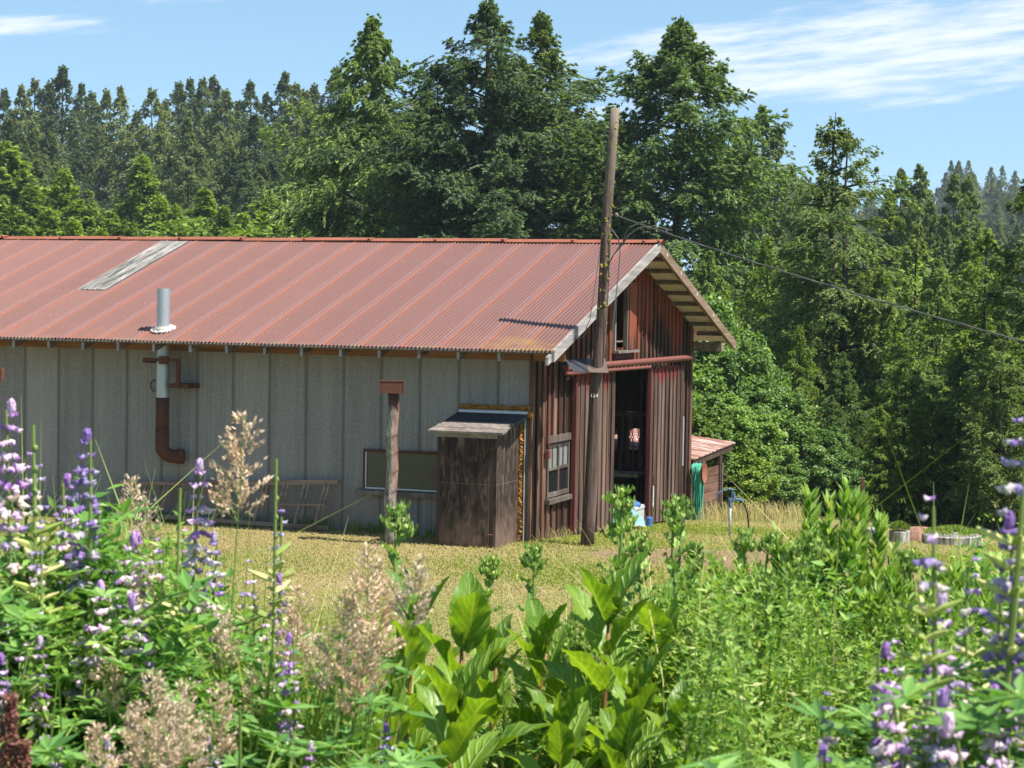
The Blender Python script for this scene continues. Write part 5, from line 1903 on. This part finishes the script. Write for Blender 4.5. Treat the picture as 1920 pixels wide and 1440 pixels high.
def petal(geo, c, d, r, rng):
    """a pea flower: standard and keel as two small pointed shells"""
    c, d = np.array(c), np.array(d)
    s = np.cross(d, (0, 0, 1.0))
    s /= np.linalg.norm(s) + 1e-9
    u = np.cross(s, d)
    for k, (off, ru, rs, rd) in enumerate(((0.0, .55, .42, 1.0), (.38, .62, .75, .45))):
        cc = c + d * r * (.6 - off * .9) + u * r * off * 1.1
        V = [cc + d * r * rd]
        for q in range(5):
            a = 2 * math.pi * q / 5
            V.append(cc + s * r * rs * math.cos(a) + u * r * ru * math.sin(a))
        V.append(cc - d * r * rd * .7)
        F = [(0, 1 + q, 1 + (q + 1) % 5) for q in range(5)] + [(6, 1 + (q + 1) % 5, 1 + q) for q in range(5)]
        geo.add(np.array(V), F)


def lupine(seed, kind, H=1.0):
    """kind: bloom, faded or leafy"""
    rng = np.random.default_rng(seed)
    o = empty({'bloom': 'lupine', 'faded': 'seeding_lupine', 'leafy': 'lupine_clump'}[kind])
    st, lf, fl, fd, pd_ = Geo(), Geo(), Geo(), Geo(), Geo()
    stems = [(0, 0, 1.0)] if kind != 'leafy' else []
    nst = 3 if kind != 'leafy' else 7
    for k in range(nst):
        a = rng.uniform(0, 6.28)
        stems.append((.12 * math.cos(a), .12 * math.sin(a), rng.uniform(.62, .82)))
    for si, (sx, sy, hh) in enumerate(stems):
        top = np.array([sx * 1.6, sy * 1.6, H * hh])
        pts = [np.array([sx * .3, sy * .3, 0]) * (1 - t) + top * t + np.array([.01 * math.sin(5 * t + seed), .01 * math.cos(4 * t), 0]) for t in np.linspace(0, 1, 7)]
        st.tube(pts, [.006, .0055, .005, .0045, .004, .0035, .002], 6)
        ntop = .70 if (si == 0 and kind != 'leafy') else 1.0
        for k in range(9 if kind != 'leafy' else 12):
            t = rng.uniform(.30, ntop)
            b = pts[0] * (1 - t) + top * t
            a = rng.uniform(0, 6.28)
            pl = rng.uniform(.06, .14)
            c = b + np.array([math.cos(a), math.sin(a), .5]) * pl
            st.tube([b, (b + c) / 2 + np.array([0, 0, .01]), c], .0018, 4, cap=False)
            nl = 8
            tiltx = rng.normal(0, .25, 2)
            aa = np.arange(nl) * 2 * np.pi / nl + rng.uniform(0, 1)
            D = np.stack([np.cos(aa), np.sin(aa), .28 + tiltx[0] * np.cos(aa) + tiltx[1] * np.sin(aa)], 1)
            D = unit(D)
            SS = unit(np.cross(D, np.tile([0, 0, 1.0], (nl, 1))) + rng.normal(0, .2, (nl, 3)))
            l = rng.uniform(.045, .072)
            lf.leaves(np.tile(c, (nl, 1)), D, SS, l, l * .30, .12)
        if kind == 'leafy':
            continue
        sc = 1.0 if si == 0 else .7
        len_ = .25 * sc
        nw = int((12 if kind == 'bloom' else 10) * sc)
        for k in range(nw):
            f = k / (nw - 1)
            z = top[2] - len_ * (1 - f ** .9) + .005
            t = z / top[2]
            cx, cy = pts[0][0] * (1 - t) + top[0] * t, pts[0][1] * (1 - t) + top[1] * t
            r = .0116 * (1 - .62 * f ** 3)
            if kind == 'faded' and f < .55:
                for q in range(4):
                    a = q * 1.57 + k * .8
                    d = np.array([math.cos(a), math.sin(a), .45])
                    b = np.array([cx, cy, z])
                    l = rng.uniform(.028, .042)
                    pd_.tube([b, b + d * l * .5, b + d * l], [.002, .0046, .0015], 5)
                continue
            for q in range(6):
                a = q * 1.047 + k * .5 + rng.normal(0, .1)
                if rng.uniform() < (.22 if kind == 'bloom' else .42):
                    continue
                d = unit(np.array([math.cos(a), math.sin(a), rng.normal(.2, .2) + 1.1 * f ** 4]))
                c = np.array([cx, cy, z]) + d * .013 * (1 - .65 * f ** 3)
                tgt = fl if (kind == 'bloom' and (f > .45 or rng.uniform() < .45)) or (kind == 'faded' and f > .72) else fd
                petal(tgt, c, d, r * rng.uniform(.85, 1.2), rng)
        fl.blob((top[0], top[1], top[2] + .004), (.007, .007, .014), seed) if kind == 'bloom' else None
    st.build('stem', M['stem'], o)
    lf.build('leaves', M['lupine_leaf'], o)
    if fl.n:
        fl.build('flowers', M['petal'], o)
    if fd.n:
        fd.build('faded_flowers', M['faded_petal'], o)
    if pd_.n:
        pd_.build('seed_pods', M['pod'], o)
    return o


lup = {'bloom': [lupine(s, 'bloom') for s in (401, 402, 403)], 'faded': [lupine(s, 'faded') for s in (411, 412)], 'leafy': [lupine(s, 'leafy') for s in (421, 422)]}


def plant_at(proto, px, py, Y, label, group, cat, rz, smin=.55, smax=1.5, lean=.015):
    P = at(px, py, Y)
    zb = float(gz(P.x, Y))
    s = min(max(P.z - zb, smin), smax)
    return place(proto, (P.x, Y, P.z - s), rz, s, label, group, (lean * math.sin(px * 1.3), lean * math.cos(px * .7)), cat)


LL, LRG = 'lupines of the flower bank on the left', 'lupines of the flower bank on the right'
lbl = {'bloom': 'purple lupine in full bloom in the flower bank on the left', 'faded': 'lupine with faded flowers and green pods on the left',
       'leafy': 'leafy lupine without flowers low in the flower bank on the left'}
for i, (px, py, Y, k) in enumerate([(10, 768, 3.6, 'bloom'), (146, 822, 3.6, 'bloom'), (48, 862, 3.7, 'faded'), (88, 885, 3.7, 'faded'), (140, 905, 3.7, 'bloom'), (183, 950, 3.7, 'bloom'),
                                    (362, 878, 3.7, 'bloom'), (522, 968, 3.9, 'faded'), (300, 1020, 3.7, 'faded'), (335, 1005, 4.0, 'faded'), (250, 1010, 3.9, 'bloom'),
                                    (70, 1000, 3.5, 'faded'), (85, 1205, 3.4, 'bloom'), (18, 1235, 3.3, 'bloom'), (30, 1010, 3.9, 'faded'),
                                    (210, 1395, 3.1, 'bloom'), (555, 1200, 3.4, 'bloom'), (725, 1365, 3.3, 'bloom'), (575, 1400, 3.2, 'bloom'), (460, 1060, 3.9, 'faded'), (120, 960, 3.6, 'faded'), (-60, 900, 3.5, 'bloom'), (-120, 960, 3.4, 'faded'), (530, 1090, 3.8, 'bloom'), (390, 1010, 3.9, 'bloom'), (215, 1080, 3.6, 'faded'), (100, 1400, 3.2, 'bloom')]):
    plant_at(lup[k][i % len(lup[k])], px, py, Y, lbl[k], LL, 'lupine', i * 1.7)
for i in range(34):
    r = random.Random(i)
    plant_at(lup['leafy'][i % 2], r.uniform(-150, 520), r.uniform(1040, 1330), r.uniform(3.2, 4.4), lbl['leafy'], LL, 'lupine', i * 1.1)
lbr = {'bloom': 'purple lupine close to the camera on the right', 'faded': 'pale fading lupine close to the camera on the right',
       'leafy': 'leafy lupine without flowers low on the right'}
for i, (px, py, Y, k) in enumerate([(1876, 805, 2.5, 'faded'), (1768, 955, 2.4, 'faded'), (1872, 985, 2.5, 'bloom'), (1748, 1130, 2.5, 'bloom'), (1642, 1225, 2.6, 'bloom'), (1700, 1215, 2.7, 'faded'),
                                    (1550, 1310, 2.5, 'faded'), (1850, 1300, 2.4, 'bloom'), (1905, 1160, 2.5, 'bloom'), (1800, 1200, 2.6, 'faded'), (1735, 1260, 2.5, 'faded'), (1900, 1070, 2.6, 'faded'),
                                    (1712, 1400, 2.4, 'bloom'), (1545, 1420, 2.3, 'bloom'), (1960, 1000, 2.4, 'bloom'), (1830, 1060, 2.7, 'faded'), (1760, 1330, 2.5, 'faded'), (1890, 1390, 2.3, 'faded')]):
    plant_at(lup[k][i % len(lup[k])], px, py, Y, lbr[k], LRG, 'lupine', i * 1.5, .5, 1.5)
for i in range(10):
    r = random.Random(i + 70)
    plant_at(lup['leafy'][i % 2], r.uniform(1640, 1990), r.uniform(1210, 1400), r.uniform(2.5, 3.2), lbr['leafy'], LRG, 'lupine', i * 1.4, .5)


# --- grasses in flower -----------------------------------------------------------
M['panicle'] = foliage('pinkish grass panicles', [(0.0, (0.405, 0.270, 0.176)), (0.5, (0.675, 0.486, 0.351)), (1.0, (0.850, 0.716, 0.540))], .3, objvar=.12, tint=(1.1, 1, .9))


def panicle(seed, H=1.0, L=.17, W=.055, n=15):
    rng = np.random.default_rng(seed)
    o = empty('flowering_grass')
    st, sp_ = Geo(), Geo()
    pts = [(.03 * t * t, .01 * math.sin(3 * t), H * t) for t in np.linspace(0, 1, 8)]
    st.tube(pts, [.0028 - .0003 * k for k in range(8)], 5)
    rngk = np.arange(n)
    for k in rngk:
        f = k / n
        h = H - L * (1 - f)
        t = h / H
        b = np.array([.03 * t * t, .01 * math.sin(3 * t), h])
        bl_ = W * (1 - f) ** .7 * rng.uniform(.6, 1.1) + .008
        for q in range(3):
            a = rng.uniform(0, 6.28)
            d = unit(np.array([math.cos(a), math.sin(a), .75]))
            st.tube([b, b + d * bl_], .0007, 3, cap=False)
            for s in np.linspace(.35, 1, max(2, int(bl_ / .008))):
                m = 4
                c = b + d * bl_ * s + rng.normal(0, .003, (m, 3))
                D = unit(d + rng.normal(0, .45, (m, 3)) + np.array([0, 0, .4]))
                sp_.leaves(c, D, unit(np.cross(D, rng.normal(0, 1, (m, 3)))), rng.uniform(.007, .012, m), .0042)
    for k in range(3):
        a = rng.uniform(0, 6.28)
        q = Geo()
        blades(st, np.array([[0, 0, H * (.1 + .15 * k)]]), .35, .006, .8, rng, np.array([a]))
    st.build('stem', M['stem'], o)
    sp_.build('panicle', M['panicle'], o)
    return o


pan = [panicle(501), panicle(502, L=.20, W=.075, n=18), panicle(503, L=.13, W=.04, n=12)]
PG = 'flowering grasses with pinkish plumes'
for i, (px, py, Y, k, lb) in enumerate([(412, 775, 3.7, 0, 'tall beige grass plume standing alone in front of the grey barn wall'),
                                        (240, 898, 4.6, 2, 'short brownish grass plume before the left end of the ladder'),
                                        (285, 935, 4.8, 2, 'small drooping grass plume right of the short brownish one')]):
    plant_at(pan[k], px, py, Y, lb, PG, 'grass', i)
for i, (px, py, Y, k) in enumerate([(250, 1285, 3.1, 1), (290, 1262, 3.0, 1), (330, 1285, 3.1, 0), (362, 1305, 3.0, 1), (270, 1330, 3.0, 1), (320, 1330, 3.0, 2), (235, 1310, 3.1, 0),
                                    (545, 1110, 3.5, 0), (585, 1125, 3.4, 1), (605, 1160, 3.4, 1), (625, 1200, 3.5, 2),
                                    (240, 1075, 3.8, 2), (310, 1050, 3.9, 2), (680, 1045, 3.3, 2), (715, 1030, 3.4, 2), (655, 1090, 3.4, 0),
                                    (650, 1150, 3.6, 0), (480, 1170, 3.6, 2), (250, 1210, 3.5, 2), (430, 1130, 3.7, 2), (500, 1240, 3.5, 2), (120, 1120, 3.8, 2)]):
    plant_at(pan[k], px, py, Y, 'pinkish grass plume among the lupines at the lower left', PG, 'grass', i * .9, .5, 1.5, .1)
# thin bare stalks
for i, (px, py, Y, lb) in enumerate([(76, 798, 3.5, 'thin bare green stalk rising near the left edge'), (509, 860, 3.8, 'thin bare green stalk in front of the ladder'),
                                     (320, 915, 3.6, 'short bare green stalk before the left part of the ladder')]):
    o = empty('bare_stalk')
    q = Geo()
    q.tube([(0, 0, 0), (.004, 0, .5), (0, 0, 1.0)], [.004, .003, .0028], 6)
    for k in range(9):
        q.blob((.003, 0, .70 + .033 * k), (.0045, .0045, .006), k)
    q.build('stem', M['stem'], o)
    pq = Geo()
    for k in range(7):
        a = k * 2.1
        d = np.array([math.cos(a), math.sin(a), .4])
        b = np.array([0, 0, .70 + .022 * k])
        pq.tube([b, b + d * .02, b + d * .045], [.003, .006, .002], 5)
    pq.build('seed_pods', M['pod'], o)
    plant_at(o, px, py, Y, lb, None, 'plant', i)


# --- thistles and tall leafy weeds --------------------------------------------------
M['thistle'] = foliage('thistle leaves', [(0.0, (0.118, 0.223, 0.047)), (0.5, (0.218, 0.351, 0.079)), (1.0, (0.419, 0.542, 0.160))], .3, objvar=.1)


def lobed(geo, base, az, pitch, L, W, curl, rng):
    n = 9
    V = []
    r = z = 0.0
    for i in range(n):
        t = i / (n - 1)
        a = pitch - curl * t
        w_ = W * (math.sin(math.pi * min(t * .9 + .1, 1)) ** .7) * (1.0 if i % 2 else .45) * (1 - .3 * t) + .002
        for s in (-1, 0, 1):
            up = .012 * (s * s) * (1 if i % 2 else .3) + .006 * math.sin(i * 2 + s)
            c_, s_ = math.cos(az), math.sin(az)
            V.append((base[0] + r * c_ - s * w_ * s_, base[1] + r * s_ + s * w_ * c_, base[2] + z + up))
        r += math.cos(a) * L / (n - 1)
        z += math.sin(a) * L / (n - 1)
    F = []
    for i in range(n - 1):
        F += [(i * 3, i * 3 + 1, i * 3 + 4, i * 3 + 3), (i * 3 + 1, i * 3 + 2, i * 3 + 5, i * 3 + 4)]
    geo.add(np.array(V), F)


def thistle(seed, heads=9, H=1.0):
    rng = np.random.default_rng(seed)
    o = empty('thistle')
    st, lf, bd = Geo(), Geo(), Geo()
    pts = [(.008 * math.sin(k + seed), .008 * math.cos(k * 1.3), H * k / 8) for k in range(9)]
    st.tube(pts, [.0075 - .0005 * k for k in range(9)], 7)
    for k in range(24):
        f = k / 23
        h = H * (.30 + .68 * f)
        lobed(lf, (0, 0, h), k * 2.4 + rng.normal(0, .3), .55 + .4 * f, rng.uniform(.075, .115) * (1.15 - .6 * f), .026 * (1.15 - .5 * f), .7, rng)
    for k in range(heads):
        a = k * 2.4
        rr = .012 + .022 * (k / heads)
        c = (rr * math.cos(a), rr * math.sin(a), H * (1.0 - .055 * (k / heads)) + rng.uniform(-.008, .012))
        st.tube([(0, 0, H * .95), c], .002, 4, cap=False)
        bd.blob(c, (.0085, .0085, .0125), k, .2)
        for q in range(4):
            lobed(lf, (c[0], c[1], c[2] - .012), a + q * 1.57, .9, .030, .006, .2, rng)
    st.build('stem', M['stem'], o)
    lf.build('leaves', M['thistle'], o)
    bd.build('flower_buds', M['pod'], o)
    return o


th = [thistle(601), thistle(602, 6), thistle(603, 12)]
TG = 'thistles in front of the barn'
for i, (px, py, Y, lb) in enumerate([(766, 962, 4.7, 'green thistle standing alone beside the box post'), (1160, 925, 5.2, 'tall green thistle in front of the open barn door'),
                                     (1192, 962, 5.4, 'thistle right of the tall one before the door'), (1252, 948, 5.3, 'thistle in front of the right sliding door'),
                                     (1292, 945, 5.2, 'thistle below the hose hanger'), (1020, 1035, 5.2, 'small thistle left of the tallest broad leaved plant'),
                                     (890, 1055, 5.3, 'small thistle before the foot of the plywood closet'), (1360, 1000, 5.2, 'thin thistle below the yard hydrant'),
                                     (1230, 1010, 5.6, 'small thistle between the two door thistles'), (1325, 1035, 5.6, 'small thistle right of the hose'),
                                     (1420, 1010, 5.6, 'slim thistle in front of the dry grass')]):
    plant_at(th[i % 3], px, py, Y, lb, TG, 'thistle', i * 1.2, .6, 1.5, .05)
for i in range(44):
    r = random.Random(i + 500)
    px = r.uniform(960, 1700)
    plant_at(th[i % 3], px, float(skyline(px)) - r.uniform(-120, 45), r.uniform(4.4, 6.0), 'thistle in the green thicket right of the broad leaved plants', 'thistles of the green thicket', 'thistle', i * 1.2, .6, 1.5, .08)


def bushy(seed, H=1.0):
    """tall leafy weed: several stems thick with narrow upright leaves"""
    rng = np.random.default_rng(seed)
    o = empty('leafy_weed')
    st, lf = Geo(), Geo()
    for k in range(7):
        a = k * 2.4
        r0 = .05 * (k > 0)
        hh = H * (1.0 if k == 0 else rng.uniform(.90, .99))
        b, t_ = np.array([r0 * math.cos(a) * .6, r0 * math.sin(a) * .6, 0]), np.array([r0 * 1.9 * math.cos(a), r0 * 1.9 * math.sin(a), hh])
        st.tube([b, (b + t_) / 2, t_], [.005, .004, .002], 5)
        m = 190
        f = rng.uniform(.45, 1.0, m)
        P = b + (t_ - b) * f[:, None]
        az = rng.uniform(0, 6.28, m)
        D = unit(np.stack([np.cos(az), np.sin(az), .35 + 1.0 * f], 1))
        N = unit(np.stack([-np.cos(az), -np.sin(az), .9 + 0 * az], 1) + rng.normal(0, .25, (m, 3)))
        l = rng.uniform(.042, .075, m) * (1.2 - .5 * f)
        lf.leaves(P, D, unit(np.cross(D, N)), l, l * .30)
    st.build('stem', M['stem'], o)
    lf.build('leaves', M['weed'], o)
    return o


bu = [bushy(701), bushy(702)]
BG_ = 'tall leafy weeds in the thicket on the right'
for i, (px, py, Y, lb) in enumerate([(1562, 908, 5.2, 'tallest leafy weed, standing in front of the rusty steel pipe'), (1622, 985, 5.2, 'tall leafy weed below the fence posts'),
                                     (1535, 985, 5.3, 'leafy weed at the left foot of the tallest one')]):
    plant_at(bu[i % 2], px, py, Y, lb, BG_, 'plant', i * 1.3, .6, 1.5, .03)
for i in range(46):
    r = random.Random(i + 900)
    px = r.uniform(1380, 2050)
    plant_at(bu[i % 2], px, float(skyline(px)) - r.uniform(-220, 30), r.uniform(3.8, 6.2), 'leafy weed in the thicket on the right', 'leafy weeds of the right thicket', 'plant', i * 1.3, .6, 1.5, .08)
# dock with red brown seed head at the lower left corner
o = empty('dock_plant')
q = Geo()
q.tube([(0, 0, 0), (.01, 0, .6), (0, 0, 1.0)], [.008, .006, .003], 6)
q.build('stem', M['red_stem'], o)
q = Geo()
rng = np.random.default_rng(12)
n = 1500
t_ = rng.uniform(0, 1, n)
a_ = rng.uniform(0, 6.28, n)
rr = .030 * (1 - t_ * .6) * rng.uniform(.2, 1, n) * (.75 + .25 * np.sin(t_ * 40))
P = np.stack([rr * np.cos(a_), rr * np.sin(a_), .72 + .28 * t_], 1)
D = unit(np.stack([np.cos(a_), np.sin(a_), rng.normal(-.3, .6, n)], 1))
q.leaves(P, D, unit(np.cross(D, rng.normal(0, 1, (n, 3)))), rng.uniform(.008, .014, n), .007)
q.build('seed_head', foliage('red brown seeds', [(0.0, (.12, .045, .035)), (0.6, (.24, .10, .075)), (1.0, (.36, .19, .14))], .25, objvar=0, tint=(1.1, 1, .9)), o)
plant_at(o, 10, 1300, 3.0, 'red brown dock seed head in the lower left corner', None, 'plant', 0)
o2 = copy_tree(o)
plant_at(o2, 48, 1385, 3.0, 'shorter red brown dock seed head beside the one in the lower left corner', None, 'plant', 2)

# ------------------------------------------------------------------ the air
hm_, w = new_mat('pale summer haze')
pv = w.n('ShaderNodeVolumePrincipled', None, Color=(.78, .88, 1.0), Density=0.0002)
w.t.links.new(pv.outputs[0], w.n('ShaderNodeOutputMaterial').inputs['Volume'])
hz_ = Geo().box(-1520, 1520, -75, 3020, float(ZZ.min()) - 1.0, 62).build('haze', hm_)
tag(hz_, kind='stuff')
